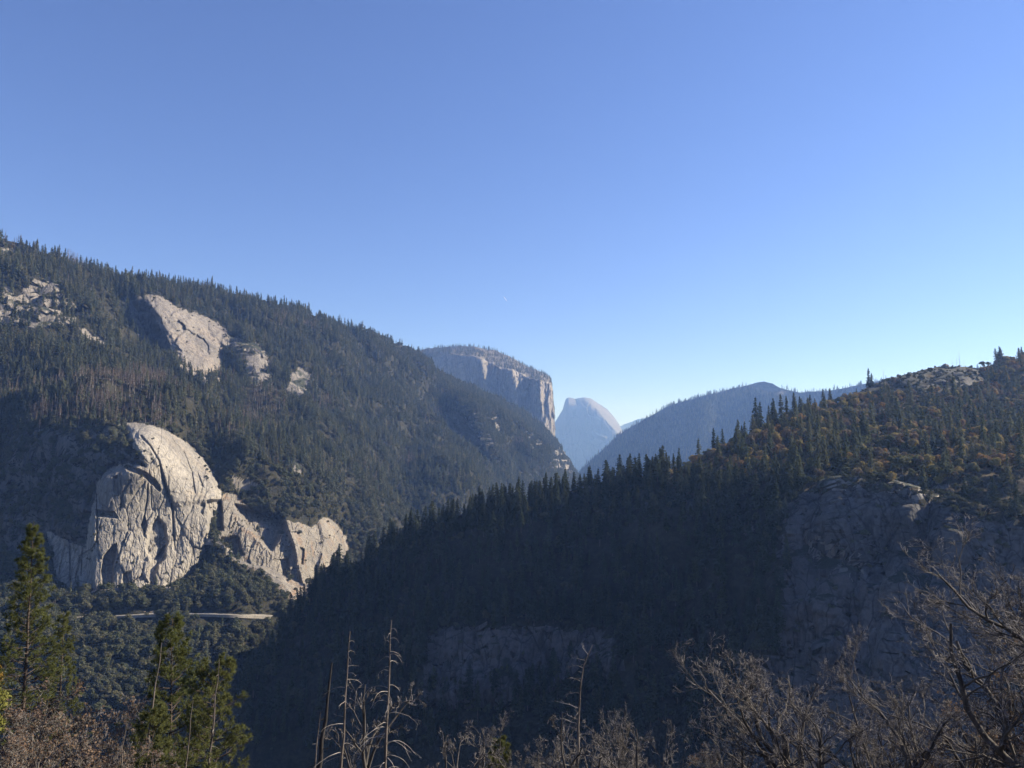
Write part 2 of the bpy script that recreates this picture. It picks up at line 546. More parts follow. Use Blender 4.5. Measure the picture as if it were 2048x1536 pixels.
skyL = [(-260,400),(0,478),(60,492),(100,508),(170,532),(250,556),(330,562),(420,576),(520,600),(600,618),(650,640),(700,652),(760,674),(830,702),(850,712),(875,742),(930,768),(1000,798),(1050,826),(1085,850),(1112,880),(1140,918),(1156,950),(1200,1010)]
botL = [(-260,1600),(400,1600),(620,1420),(800,1180),(960,1110),(1200,1100)]
ctrlL = [
 (-260,410,1700),(-260,600,1550),(-260,840,1500),(-260,1060,1350),(-260,1300,1060),(-260,1600,850),
 (0,480,1850),(0,600,1690),(0,700,1590),(0,765,1480),(0,840,1370),(0,950,1300),(0,1060,1230),(0,1200,1110),(0,1400,960),(0,1600,850),
 (100,950,1235),(190,950,1165),(120,1075,1162),(180,1060,1150),(120,1190,1108),(60,1190,1112),
 (150,530,1980),(150,640,1800),(150,760,1560),(150,845,1320),
 (300,562,2250),(300,610,2160),(300,740,1900),(300,800,1590),(300,848,1280),(300,1000,1190),(300,1178,1120),(300,1235,1085),(300,1400,960),(300,1600,840),
 (440,578,2420),(440,680,2250),(440,760,2050),(440,860,1650),(440,950,1340),(440,1100,1230),(440,1190,1180),(440,1235,1110),(440,1400,980),
 (600,618,2750),(600,700,2520),(600,800,2200),(600,900,1800),(600,1000,1500),(600,1050,1370),(600,1180,1280),(600,1300,1130),(600,1420,1030),
 (700,652,3000),(700,750,2750),(700,850,2400),(700,950,2000),(700,1050,1650),(700,1150,1480),
 (800,690,3350),(770,760,3050),(790,820,2850),(830,880,2700),(800,950,2350),(820,1050,2000),
 (870,890,2760),(915,935,2600),(940,980,2450),(900,1050,2200),
 (860,735,3600),(850,800,3420),(880,850,3330),(915,895,3260),(960,945,3130),(985,990,2900),
 (930,768,3900),(1000,798,4150),(1080,848,4400),(1156,950,4600),
 (935,820,3500),(970,880,3330),(1000,900,3400),(1000,950,3150),(1060,905,3650),(1100,925,3900),(1060,970,3350),(1140,960,4300),(1060,1080,2900),(1200,1050,4500)]
featL = [
 # broad relief
 f_ridge([(640,640),(700,730),(787,812),(850,868),(900,912),(940,960)], 120, 100, 26),
 f_ridge([(868,742),(915,795),(945,828),(975,892)], 300, 55, 14),
 f_ridge([(975,802),(986,826),(1002,872)], 60, 18, 9),
 f_ridge([(1000,825),(1050,868),(1080,918)], 300, 42, 13),
 f_ridge([(1084,868),(1112,905),(1130,950)], 160, 22, 12),
 f_ridge([(735,668),(760,720),(800,780)], 240, 50, 22),
 f_ridge([(560,620),(610,740),(690,880),(760,1000)], 55, 70, 40),
 f_ridge([(470,690),(520,800),(600,900),(690,1010)], 40, 55, 35),
 # the upper dome bulges out, its left side falls away steeply
 f_region([(262,590),(320,586),(400,625),(456,656),(456,690),(436,745),(400,755),(350,735),(330,690),(300,640)], 95, 26),
 f_ridge([(296,592),(312,618),(318,640),(336,664),(338,690),(354,712),(368,745)], 110, 26, 70, 2.0, 7),
 f_region(POLY['left'], 25, 10, 6),
 f_region(POLY['right'], 40, 12, 4),
 f_region(POLY['small'], 22, 6, 3),
 f_region(POLY['slab'], 18, 5, 2),
 # main cliff: stands proud of the slope, its right flank rounded
 f_region([(243,842),(330,852),(410,915),(440,985),(425,1045),(400,1130),(330,1182),(180,1186),(180,1040),(200,950),(290,930),(262,885)], 26, 10, 3),
 f_ridge([(150,1000),(185,1050),(190,1180)], 7, 16, 40),
 f_region([(243,842),(330,858),(410,920),(441,1000),(345,1010),(326,950),(288,880)], 6, 6, 4, 3),
 # alcoves, overhangs and recesses
 f_region([(250,930),(262,932),(292,945),(310,958),(322,978),(318,982),(300,966),(286,952),(254,940)], -13, 1.6, 2, 5),
 f_region([(192,1019),(228,1024),(236,1036),(193,1033)], -12, 1.8, 1, 6),
 f_region([(232,1088),(224,1092),(208,1112),(203,1140),(207,1186),(225,1186),(226,1130),(233,1104)], -17, 2.2, 2, 7),
 f_region([(289,1032),(294,1050),(289,1068),(281,1050)], -12, 2, 1, 8),
 f_region([(315,1035),(330,1050),(335,1082),(322,1112),(302,1120),(294,1102),(297,1070),(304,1050)], -13, 3.5, 2, 9),
 f_region([(330,1090),(318,1108),(304,1122),(297,1148),(302,1184),(314,1186),(310,1150),(316,1130),(330,1116)], -14, 2.5, 2, 10),
 f_region([(414,1002),(442,1000),(446,1060),(430,1062),(418,1036)], -24, 3, 1, 11),
 f_region([(180,1160),(184,1182),(188,1184),(188,1160)], -8, 1.5, 1, 12),
 f_region([(246,1150),(262,1140),(266,1180),(248,1182)], -8, 2, 1, 13),
 f_region([(400,1010),(410,1008),(406,1030),(400,1026)], -6, 2, 1, 14),
 f_region([(225,955),(236,950),(238,990),(228,985)], -6, 2, 1, 15),
 f_region([(395,945),(402,960),(408,975),(400,970)], -6, 1.5, 1, 16),
 f_region([(408,1090),(424,1070),(430,1100),(420,1115)], -10, 2, 1, 17),
 f_groove([(282,872),(300,892),(318,922),(325,950),(332,978),(345,1015),(347,1060),(350,1100)], 8, 2.2),
 f_groove([(322,862),(343,874),(348,884),(368,905),(384,946),(390,985)], 5, 1.4),
 f_groove([(296,960),(294,1000),(288,1035)], 5, 1.5),
 f_groove([(262,960),(246,985),(240,1020)], 4, 1.3),
 f_groove([(194,990),(194,1080),(196,1090)], 6, 1.4),
 f_groove([(140,1080),(141,1180)], 6, 1.6), f_groove([(165,1096),(163,1150)], 4, 1.2),
 # second cliff: gullies and ribs
 f_region([(470,1010),(560,1032),(572,1048),(556,1080),(542,1100),(520,1080),(496,1052)], -34, 5, 2, 18),
 f_region([(444,1078),(474,1072),(486,1108),(470,1118),(446,1112)], -20, 4, 2, 19),
 f_ridge([(572,1040),(590,1090),(600,1140),(612,1190)], 26, 7, 16),
 f_ridge([(640,1042),(650,1080),(640,1130)], 24, 9, 22),
 f_region([(600,1095),(608,1098),(606,1130),(596,1128)], -13, 2, 1, 20),
 f_region([(560,1120),(576,1118),(580,1160),(566,1164)], -13, 2, 1, 21),
 # slab jointing
 f_slabs(POLY['main'], 3, 40, 84, 1.8, 3.4, 3, 2.2, 0.15),
 f_slabs(POLY['main'], 3, 13, 34, 0.6, 1.2, 4, 0.8, 0.1), f_slabs(POLY['main'], 3, 5, 13, 0.25, 0.5, 44, 0.3, 0.1),
 f_slabs([(240,1080),(420,1040),(410,1120),(372,1180),(230,1186)], 10, 10, 46, 1.1, 1.8, 5, 1.0),
 f_slabs(POLY['second'], 3, 16, 50, 2.4, 4.0, 6, 1.8, 0.2),
 f_slabs(POLY['second'], 3, 6, 20, 1.0, 1.8, 7, 0.8, 0.2),
 f_slabs(POLY['dome'], 3, 44, 26, 5.0, 14.0, 8, 4.0, -0.5),
 f_slabs(POLY['dome'], 3, 13, 9, 1.6, 4.0, 9, 1.2, -0.5),
 f_slabs(POLY['left'], 4, 22, 20, 12.0, 16.0, 10, 4.0, -0.3),
 f_slabs(POLY['right'], 4, 14, 18, 9.0, 10.0, 11, 3.0, -0.2),
 f_slabs([(0,845),(240,845),(290,925),(200,940),(170,1090),(90,1060),(-100,1090),(-100,845)], 8, 20, 30, 5.0, 9.0, 12, 2.0),
 f_slabs([(850,780),(1160,800),(1160,960),(980,930)], 12, 20, 30, 22.0, 26.0, 13, 4.0, -0.5),
]
not_cliff = lambda px, py: smooth(0, 25, np.minimum(np.minimum(poly_sd(px, py, POLY['main']), poly_sd(px, py, POLY['second'])), poly_sd(px, py, POLY['dome'])))
only_rock = lambda px, py: 1 - smooth(0, 12, np.minimum(np.minimum(poly_sd(px, py, POLY['main']), poly_sd(px, py, POLY['dome'])), poly_sd(px, py, POLY['second'])))
pxL = np.concatenate([np.linspace(-260, -4, 60), np.linspace(0, 700, 520), np.linspace(701.5, 1200, 240)])
tL = np.linspace(0, 1, 500)
L = Sheet(pxL, skyL, botL, tL, ctrlL, featL,
          [(420.0, 70.0, 3, True, lambda a, b: not_cliff(a, b) * smooth(0, 60, b - np.interp(a, *zip(*skyL)))),
           (90.0, 13.0, 4, False, not_cliff), (30.0, 0.8, 4, False, only_rock)])
jx = L.px + 7 * fbm(np.stack([L.px / 14, L.py / 14, L.px * 0], -1), 4, 5)
jy = L.py + 7 * fbm(np.stack([L.px / 14, L.py / 14, L.px * 0 + 9], -1), 4, 6)
rockL = np.zeros(L.px.shape, int)
rock_spec = [('main', 'granite_cliff', 'cliff', 'pale sunlit granite cliff with dark alcoves above the oak slope'),
             ('second', 'granite_cliff', 'cliff', 'lower broken granite cliff with brown gullies beside the shaded spur'),
             ('dome', 'granite_dome', 'dome', 'large pale granite dome bulging from the forested mountainside'),
             ('left', 'granite_outcrop', 'outcrop', 'blocky granite outcrop at the left edge below the forest skyline'),
             ('right', 'granite_outcrop', 'outcrop', 'grey granite buttress just right of the large dome'),
             ('small', 'granite_outcrop', 'outcrop', 'small lone granite slab in the forest right of the buttress'),
             ('slab', 'granite_outcrop', 'outcrop', 'narrow pale slab in the forest left of the dome'),
             ('knob1', 'granite_outcrop', 'outcrop', 'sunlit rock rib on the distant wooded spur, leftmost of three'),
             ('knob2', 'granite_outcrop', 'outcrop', 'small rock pinnacle on the distant wooded spur'),
             ('knob3', 'granite_outcrop', 'outcrop', 'tan sunlit rock face on the distant wooded spur'),
             ('knob4', 'granite_outcrop', 'outcrop', 'speckled rock nose at the end of the distant wooded spur'),
             ('top', 'granite_outcrop', 'outcrop', 'small pale rocks near the skyline at the top left'),
             ('ledge', 'granite_outcrop', 'outcrop', 'flat pale ledge at the right shoulder of the sunlit cliff'),
             ('west', 'shaded_cliff', 'cliff', 'dark brush-covered cliff left of the sunlit one'),
             ('flank', 'dome_flank', 'dome', 'shaded left flank of the large granite dome'),
             ('face1', 'spur_face', 'cliff', 'dark shaded rock face on the distant wooded spur'),
             ('bits', 'granite_outcrop', 'outcrop', 'tiny pale rock in the oak scrub right of the sunlit cliff')]
for k, (key, nm, cat, lab) in enumerate(rock_spec):
    small = key not in ('main', 'second')
    inside = poly_sd(jx if small else L.px + (jx - L.px) * 0.6, jy if small else L.py + (jy - L.py) * 0.6, POLY[key]) < 0
    rockL[inside & (rockL == 0)] = k + 1
# brush patches growing on the ledges of the rocks
brush = fbm(np.stack([L.px / 10, L.py / 6, L.px * 0 + 3], -1), 4, 21)
for key in ('left', 'right', 'second', 'knob1', 'knob2', 'knob3', 'knob4', 'west'):
    kk = [r[0] for r in rock_spec].index(key) + 1
    rockL[(rockL == kk) & (brush > dict(knob1=0.04, knob2=0.06, knob3=0.10, knob4=0.0, west=0.16, right=0.5, left=0.3, second=0.45).get(key, 0.2))] = 0
mats = dict(main='cliff', dome='dome', west='west_rock', flank='shade_cliff', face1='shade_cliff', second='cliff2')  # flank and face1 get the dark rock as painted-in shade
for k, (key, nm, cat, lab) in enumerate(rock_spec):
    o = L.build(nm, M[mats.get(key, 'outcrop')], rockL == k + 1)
    tag(o, lab, kind='structure')
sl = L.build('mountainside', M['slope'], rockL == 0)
tag(sl, 'steep forested mountainside on the left of the valley', kind='structure')
bv, bf = L.build_back('mountain_back', None, 900, 500)
tag(obj('mountain_back', fast_mesh('mountain_back', bv, bf), M['slope']), 'far side of the forested mountain', kind='structure')

# ---- big granite wall behind the spur
skyE = [(780,705),(850,697),(900,693),(945,692),(985,700),(1030,718),(1075,741),(1096,751),(1101,758),(1104,775),(1107,812),(1109,860),(1112,900)]
botE = [(780,1040),(1112,1040)]
# depth profile along the wall: shaded faces turn left, lit faces turn right
prE = [(780,6300),(850,6150),(920,5900),(966,5700),(976,5690),(990,5800),(1000,5790),(1026,5660),(1031,5655),(1040,5740),(1050,5735),(1062,5700),(1078,5600),(1082,5590),(1090,5650),(1094,5645),(1100,5690),(1106,5760),(1112,5900)]
def featE1(px, py, D):
    a = np.interp(px + (py - 780) * 0.04 * 0, *zip(*prE))
    wob = 10 * fbm(np.stack([px / 40, py / 70, px * 0], -1), 3, 33)
    a = np.interp(px + wob * 0.5 - (py - 780) * (0.10 + 0.12 * smooth(1040, 960, px)), *zip(*prE))
    tp = np.interp(px, *zip(*skyE))
    cap = np.interp(px, [780, 900, 960, 1000, 1060, 1100, 1112], [40, 16, 24, 30, 24, 14, 10])
    h = np.clip((cap - (py - tp)) / cap, 0, 1)
    return a + h * 520 + np.clip(py - tp - cap, 0, 400) * -0.9
xE = np.linspace(780, 1112, 270)
E = Sheet(xE, skyE, botE, np.linspace(0, 1, 230), [(780,700,6000),(1112,750,6000),(780,1040,5900),(1112,1040,5900),(950,900,5900)],
          [featE1, f_slabs([(960,715),(1110,745),(1112,900),(1112,1040),(900,1040)], 8, 9, 60, 22, 30, 40, 10, 0.12),
           f_slabs([(960,715),(1110,745),(1112,900),(1112,1040),(900,1040)], 8, 4, 26, 8, 12, 41, 5, 0.1)],
          [(160.0, 22.0, 4, False, None)])
capE = (E.gy - np.interp(E.gx, *zip(*skyE))) < np.interp(E.px, [780, 900, 960, 1000, 1060, 1100, 1112], [36, 15, 23, 28, 23, 13, 9]) + 6 * fbm(np.stack([E.px / 12, E.py / 12, E.px * 0], -1), 3, 9)
tag(E.build('granite_wall', M['wall'], ~capE), 'huge sheer granite wall in the distance above the wooded spur', kind='structure')
tag(E.build('plateau', M['plateau'], capE), 'scrubby sloping plateau on top of the distant granite wall', kind='structure')
bv, bf = E.build_back('b', None, 1800, 300)
tag(obj('plateau_back', fast_mesh('plateau_back', bv, bf), M['plateau']), 'plateau behind the distant granite wall', kind='structure')
# right return of the wall, running away up the valley
edge = E.P[:, -1]
ret = np.stack([edge, edge + np.array([40, 260, 0]), edge + np.array([-200, 1500, 0])], 1)
i = np.arange(ret.shape[0] * 3).reshape(-1, 3)
q = np.stack([i[:-1, :-1], i[1:, :-1], i[1:, 1:], i[:-1, 1:]], -1).reshape(-1, 4)
tag(obj('granite_wall_return', fast_mesh('granite_wall_return', ret.reshape(-1, 3), q), M['wall']), 'sunlit right-hand return of the distant granite wall', kind='structure')

# ---- half-cut dome far up the valley
skyH = [(1040,880),(1090,858),(1108,846),(1118,831),(1126,818),(1130,803),(1132,797),(1137,795),(1150,798),(1160,796),(1170,795),(1182,797),(1200,808),(1214,818),(1228,834),(1238,848),(1245,862),(1256,876),(1300,900)]
botH = [(1040,990),(1300,990)]
def featH(px, py, D):
    # the flat shaded face turns left; right of a curved edge the dome rounds away to the right
    edge_x = np.interp(py, [795, 805, 820, 835, 850, 865, 900, 990], [1164, 1180, 1196, 1207, 1220, 1236, 1262, 1300])
    d = px - edge_x
    tp = np.interp(px, *zip(*skyH))
    h = np.clip(py - tp, 0, 300)
    return 15400 - 5.0 * np.minimum(d, 0) * -1 * -1 + np.where(d > 0, 15.0 * d + 0.35 * d * d, 0) + 700 * np.exp(-h / 10.0) - 2.2 * h
Hs = Sheet(np.linspace(1040, 1300, 240), skyH, botH, np.linspace(0, 1, 170), [(1040,850,15500),(1300,850,15500),(1040,990,15500),(1300,990,15500),(1150,900,15500)],
           [featH, f_region([(1186,860),(1196,868),(1214,874),(1212,879),(1194,874),(1184,866)], 160, 2.5), f_slabs([(1100,790),(1300,790),(1300,990),(1100,990)], 10, 18, 40, 25, 60, 50, 10)],
           [(500.0, 16.0, 4, False, None)])
tag(Hs.build('cut_dome', M['far_dome']), 'far blue-hazed granite dome with one sheer flat face', kind='structure')
bv, bf = Hs.build_back('b', None, 2500, 900)
tag(obj('cut_dome_back', fast_mesh('cut_dome_back', bv, bf), M['far_dome']), 'rounded far side of the distant granite dome', kind='structure')

# ---- palest far ridge
skyK = [(1180,870),(1225,862),(1250,848),(1268,842),(1300,838),(1360,845),(1420,850)]
K = Sheet(np.linspace(1180, 1420, 60), skyK, [(1180,980),(1420,980)], np.linspace(0, 1, 30), [(1180,860,21000),(1420,860,21500),(1300,980,19000),(1180,980,19000),(1420,980,19500)], [], [(900.0, 90.0, 4, True, None)])
tag(K.build('far_ridge', M['far_forest']), 'pale blue far ridge in the notch right of the cut dome', kind='structure')

# ---- forested mountain right of the notch
skyF = [(1120,1000),(1165,938),(1200,905),(1245,864),(1290,838),(1340,810),(1400,793),(1450,782),(1490,772),(1510,766),(1528,763),(1546,768),(1562,777),(1600,785),(1650,783),(1700,774),(1760,762),(1900,745),(2100,720)]
ctrlF = [(1120,1000,6200),(1200,905,6900),(1300,832,7000),(1400,793,6900),(1528,766,6800),(1600,785,6500),(1760,762,6000),(2100,720,5600),
         (1200,1030,5900),(1300,930,6350),(1400,900,6300),(1528,870,6300),(1700,870,5800),(2100,850,5200),(1300,1030,5900),(1528,1030,5700),(1800,1030,5200),(2100,1030,4900)]
FR = Sheet(np.linspace(1120, 2100, 330), skyF, [(1120,1040),(2100,1040)], np.linspace(0, 1, 120), ctrlF,
           [f_ridge([(1230,880),(1262,960),(1290,1030)], 120, 30, 20), f_ridge([(1420,790),(1400,870),(1390,960)], 160, 45, 30), f_ridge([(1560,780),(1540,860),(1530,960)], 160, 45, 30)],
           [(700.0, 70.0, 3, True, lambda a, b: smooth(0, 40, b - np.interp(a, *zip(*skyF)))), (150.0, 14.0, 4, False, None)])
bald = poly_sd(FR.px, FR.py + 3 * fbm(np.stack([FR.px / 9, FR.py / 5, FR.px * 0], -1), 3, 3), [(1490,765),(1528,758),(1550,765),(1575,786),(1560,792),(1530,784),(1505,776)]) < 0
tag(FR.build('forested_mountain', M['far_forest'], ~bald), 'hazy blue forested mountain right of the notch', kind='structure')
tag(FR.build('bald_summit', M['plateau'], bald), 'brown bald summit on the hazy forested mountain', kind='structure')
bv, bf = FR.build_back('b', None, 1500, 500)
tag(obj('forested_mountain_back', fast_mesh('forested_mountain_back', bv, bf), M['far_forest']), 'far side of the hazy forested mountain', kind='structure')

# ---- right-hand hill and its shaded spur
skyR = [(430,1460),(480,1372),(500,1342),(560,1272),(600,1222),(618,1192),(624,1172),(645,1150),(668,1142),(690,1144),(720,1122),(760,1100),(850,1056),(950,1018),(1050,1000),(1150,982),(1250,962),(1350,938),(1450,898),(1500,872),(1550,850),(1600,830),(1640,818),(1680,802),(1720,782),(1765,762),(1800,750),(1850,738),(1880,735),(1920,735),(1960,737),(2000,728),(2048,714),(2300,655)]
ctrlR = [(430,1460,800),(500,1342,830),(560,1272,850),(620,1180,880),(690,1144,890),(760,1100,885),(850,1056,880),(950,1018,875),(1050,1000,870),(1150,982,870),(1250,962,870),(1350,938,880),(1450,898,930),(1550,850,1010),(1640,818,1100),(1720,782,1200),(1800,750,1270),(1900,735,1310),(2048,728,1350),(2300,690,1420),
 (1500,935,800),(1650,880,900),(1650,935,735),(1800,860,950),(1800,940,690),(1950,860,950),(1950,960,650),(2048,860,960),(2048,985,610),(2300,860,960),(2300,1000,580),
 (1700,990,668),(1900,1020,625),(2048,1050,590),(2300,1080,560),
 (1600,1100,655),(1600,1200,628),(1800,1100,618),(1800,1200,590),(2048,1200,555),(2300,1200,530),(1600,1500,575),(1800,1500,535),(2048,1500,505),(2300,1500,480),
 (1400,1050,740),(1400,1200,695),(1400,1500,615),
 (1250,1050,810),(1250,1200,755),(1250,1360,705),(1250,1500,650),(1000,1060,835),(1000,1200,785),(1000,1300,752),(1000,1500,690),(800,1150,850),(800,1300,795),(800,1500,730),
 (650,1220,855),(600,1320,820),(500,1430,800),(480,1660,740),(800,1660,690),(1250,1660,600),(1800,1660,495),(2300,1660,440)]
RP = dict(
 face=[(1562,1012),(1600,985),(1700,975),(1800,990),(1900,1020),(2048,1060),(2300,1090),(2300,1660),(1490,1660),(1486,1450),(1500,1330),(1530,1262),(1550,1212),(1553,1110)],
 band=[(842,1272),(900,1252),(1000,1256),(1100,1250),(1140,1262),(1200,1258),(1240,1290),(1250,1340),(1200,1352),(1140,1340),(1090,1382),(1000,1392),(900,1402),(845,1392)],
 ledge=[(1612,952),(1650,942),(1720,940),(1800,946),(1850,962),(1905,985),(1880,1002),(1830,1010),(1760,990),(1700,985),(1640,975)],
 knob=[(1690,802),(1765,748),(1850,722),(1900,720),(1945,728),(1975,745),(1966,774),(1930,788),(1880,782),(1830,790),(1770,796)],
 shelf=[(1900,985),(1990,975),(2120,985),(2300,990),(2300,1050),(2048,1035),(1960,1020),(1905,1005)],
 pale=[(1604,1068),(1618,1062),(1640,1078),(1668,1086),(1700,1115),(1722,1148),(1700,1160),(1670,1125),(1640,1108),(1606,1105)],
 patch=[(1480,1045),(1500,1035),(1512,1040),(1508,1062),(1492,1070),(1482,1062)])
featR = [
 f_region(RP['face'], 26, 3.5, 3, 30),
 f_ridge([(1585,1010),(1578,1120),(1560,1220),(1530,1330)], 14, 10, 40, 1, 3),
 f_ridge([(1668,985),(1672,1120),(1650,1300)], 12, 12, 45, 1, 5),
 f_ridge([(1808,1050),(1806,1110),(1796,1200),(1780,1330)], 13, 9, 40, 1, 4),
 f_ridge([(1890,1020),(1896,1150),(1880,1300)], 12, 12, 30, 1, 4),
 f_region([(1600,945),(1720,935),(1820,945),(1910,985),(1900,1015),(1750,1000),(1620,985)], 6, 16),
 f_region([(1780,757),(1850,735),(1950,740),(1965,765),(1900,785),(1820,785)], 25, 10),
 f_region([(1600,1068),(1640,1080),(1700,1115),(1720,1150),(1690,1160),(1650,1130),(1604,1110)], -8, 4, 3, 31),
 f_region(RP['band'], 14, 3, 3, 32),
 f_ridge([(1350,940),(1330,1100),(1300,1300),(1290,1500)], 30, 60, 50),
 f_ridge([(1050,1000),(1040,1150),(1060,1260)], 6, 60, 50),
 f_slabs(RP['face'], 12, 34, 190, 3.0, 4.0, 33, 1.0), f_slabs(RP['face'], 12, 16, 60, 0.6, 0.8, 34, 0.5),
 f_slabs(RP['band'], 4, 12, 60, 2.5, 4, 35, 1.0), f_slabs(RP['ledge'], 4, 60, 7, 2.2, 2.5, 36, 1.0, -0.2), f_slabs(RP['knob'], 4, 26, 14, 5, 6, 37, 1.0)]
R = Sheet(np.linspace(430, 2300, 640), skyR, [(430,1660),(2300,1660)], np.concatenate([np.linspace(0, 0.4, 220, endpoint=False), np.linspace(0.4, 1, 140)]), ctrlR, featR,
          [(160.0, 16.0, 3, True, lambda a, b: smooth(0, 40, b - np.interp(a, *zip(*skyR)))), (45.0, 4.0, 4, False, None), (12.0, 0.8, 3, False, None)])
jx = R.px + 9 * fbm(np.stack([R.px / 16, R.py / 16, R.px * 0], -1), 4, 5)
jy = R.py + 9 * fbm(np.stack([R.px / 16, R.py / 16, R.px * 0 + 9], -1), 4, 6)
rockR = np.zeros(R.px.shape, int)
specR = [('pale', 'shaded_cliff', 'pale bare scar on the tall shaded cliff'), ('face', 'shaded_cliff', 'tall shaded granite cliff below the right-hand hill'), ('band', 'shaded_cliff', 'low shaded rock band in the dark forest of the spur'),
         ('ledge', 'rock_ledge', 'sloping sunlit rock ledges at the lip of the shaded cliff'), ('knob', 'rock_knob', 'bare grey rock knob on the right-hand skyline'),
         ('patch', 'shaded_cliff', 'small pale rock patch on the shaded spur left of the tall cliff')]
brush = fbm(np.stack([R.px / 22, R.py / 8, R.px * 0 + 3], -1), 4, 22)
for k, (key, nm, lab) in enumerate(specR):
    ins = poly_sd(jx, jy, RP[key]) < 0
    if key == 'ledge': ins &= brush < 0.02
    if key == 'knob': ins &= brush < 0.2
    if key in ('pale', 'patch'): ins &= fbm(np.stack([R.px / 7, R.py / 22, R.px * 0], -1), 4, 77) > 0.0
    rockR[ins & (rockR == 0)] = k + 1
for k, (key, nm, lab) in enumerate(specR):
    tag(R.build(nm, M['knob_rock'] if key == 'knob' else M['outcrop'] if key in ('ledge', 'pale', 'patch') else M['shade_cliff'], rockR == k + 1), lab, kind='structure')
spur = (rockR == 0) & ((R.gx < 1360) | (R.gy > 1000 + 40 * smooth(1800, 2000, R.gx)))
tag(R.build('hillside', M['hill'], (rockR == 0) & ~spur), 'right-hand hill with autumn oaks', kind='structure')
tag(R.build('spur', M['slope'], spur), 'long shaded wooded spur running down from the right-hand hill', kind='structure')  # wooded floor, darker than the hill soil to deepen the spur's shade
bv, bf = R.build_back('b', None, 420, 190)
tag(obj('hill_back', fast_mesh('hill_back', bv, bf), M['hill']), 'far side of the right-hand hill', kind='structure')

# ---- gorge floor out to the horizon, and the slope the camera stands on
g = np.linspace(-1, 1, 41)
gx, gy = np.meshgrid(np.sign(g) * np.abs(g) ** 2 * 22800, np.sign(g) * np.abs(g) ** 2 * 22800)
gz = np.full(gx.shape, -345.0)
i = np.arange(41 * 41).reshape(41, 41)
q = np.stack([i[:-1, :-1], i[:-1, 1:], i[1:, 1:], i[1:, :-1]], -1).reshape(-1, 4)
tag(obj('ground', fast_mesh('ground', np.stack([gx, gy, gz], -1).reshape(-1, 3), q), M['far_forest']), 'valley floor', kind='structure')

def near_z(x, y):
    x = np.asarray(x, float); y = np.asarray(y, float)
    b = np.where(y < 2, 0, (y - 2) * 0.56)
    return -1.65 - b + 0.8 * fbm(np.stack([x / 11, y / 11, x * 0], -1), 3, 60) * smooth(2, 14, y)
nx_, ny_ = 160, 200
xs = np.linspace(-420, 420, nx_); ys = np.concatenate([np.linspace(-80, 120, 140), np.linspace(124, 560, 60)])
GX, GY = np.meshgrid(xs * 1.0, ys)
GZ = near_z(GX, GY)
i = np.arange(nx_ * ny_).reshape(ny_, nx_)
q = np.stack([i[:-1, :-1], i[:-1, 1:], i[1:, 1:], i[1:, :-1]], -1).reshape(-1, 4)
tag(obj('near_slope', fast_mesh('near_slope', np.stack([GX, GY, GZ], -1).reshape(-1, 3), q), M['ground']), 'steep slope below the viewpoint', kind='structure')

# ------------------------------------------------------------------ plant building blocks
M['conifer'] = foliage('conifer_needles', [(0.036, 0.046, 0.030), (0.050, 0.062, 0.035), (0.044, 0.054, 0.038), (0.070, 0.077, 0.042)], 0.35, 0.35, 0.4)  # kept dark so the needles carry some of the spur's shade
M['live_oak'] = foliage('live_oak_leaves', [(0.070, 0.080, 0.050), (0.090, 0.096, 0.058), (0.076, 0.082, 0.058), (0.108, 0.106, 0.066)], 0.28, 0.35, 0.5)
M['orange'] = foliage('orange_oak_leaves', [(0.29, 0.185, 0.08), (0.26, 0.175, 0.085), (0.32, 0.205, 0.085)], 0.3, 0.3, 0.5)
M['yellow'] = foliage('yellow_oak_leaves', [(0.32, 0.25, 0.10), (0.28, 0.235, 0.09), (0.34, 0.26, 0.11)], 0.3, 0.3, 0.5)
M['olive'] = foliage('olive_green_leaves', [(0.13, 0.135, 0.068), (0.155, 0.15, 0.078), (0.115, 0.12, 0.07)], 0.28, 0.3, 0.5)
M['russet'] = foliage('russet_leaves', [(0.19, 0.15, 0.10), (0.165, 0.135, 0.095), (0.22, 0.16, 0.10)], 0.25, 0.3, 0.5)
M['dead_needles'] = foliage('dead_needles', [(0.11, 0.075, 0.05), (0.14, 0.10, 0.075), (0.09, 0.075, 0.06)], 0.1, 0.3, 0.5)
M['far_bark'] = bark('conifer_bark', (0.07, 0.055, 0.045), (0.14, 0.11, 0.09), 1.0)
M['oak_bark'] = bark('oak_bark', (0.06, 0.053, 0.047), (0.15, 0.135, 0.12), 3.0)
M['grey_wood'] = bark('weathered_wood', (0.20, 0.185, 0.17), (0.42, 0.39, 0.36), 2.0)

def kites(c, n, size, rng, jit=0.5, asp=0.7):
    """little four-cornered leaf clumps at c facing n"""
    c = np.asarray(c, float); k = len(c)
    n = n + jit * rng.normal(size=(k, 3)); n /= np.linalg.norm(n, axis=1, keepdims=True)
    a = np.cross(n, rng.normal(size=(k, 3))); a /= np.linalg.norm(a, axis=1, keepdims=True) + 1e-9
    b = np.cross(n, a)
    s = (np.asarray(size) * rng.uniform(0.6, 1.35, k))[:, None]
    w = s * asp * rng.uniform(0.7, 1.2, (k, 1))
    off = s * rng.uniform(-0.2, 0.3, (k, 1))
    V = np.stack([c - a * s, c + b * w + a * off, c + a * s, c - b * w + a * off + n * 0.25 * s], 1).reshape(-1, 3)
    return V, np.arange(4 * k).reshape(-1, 4)

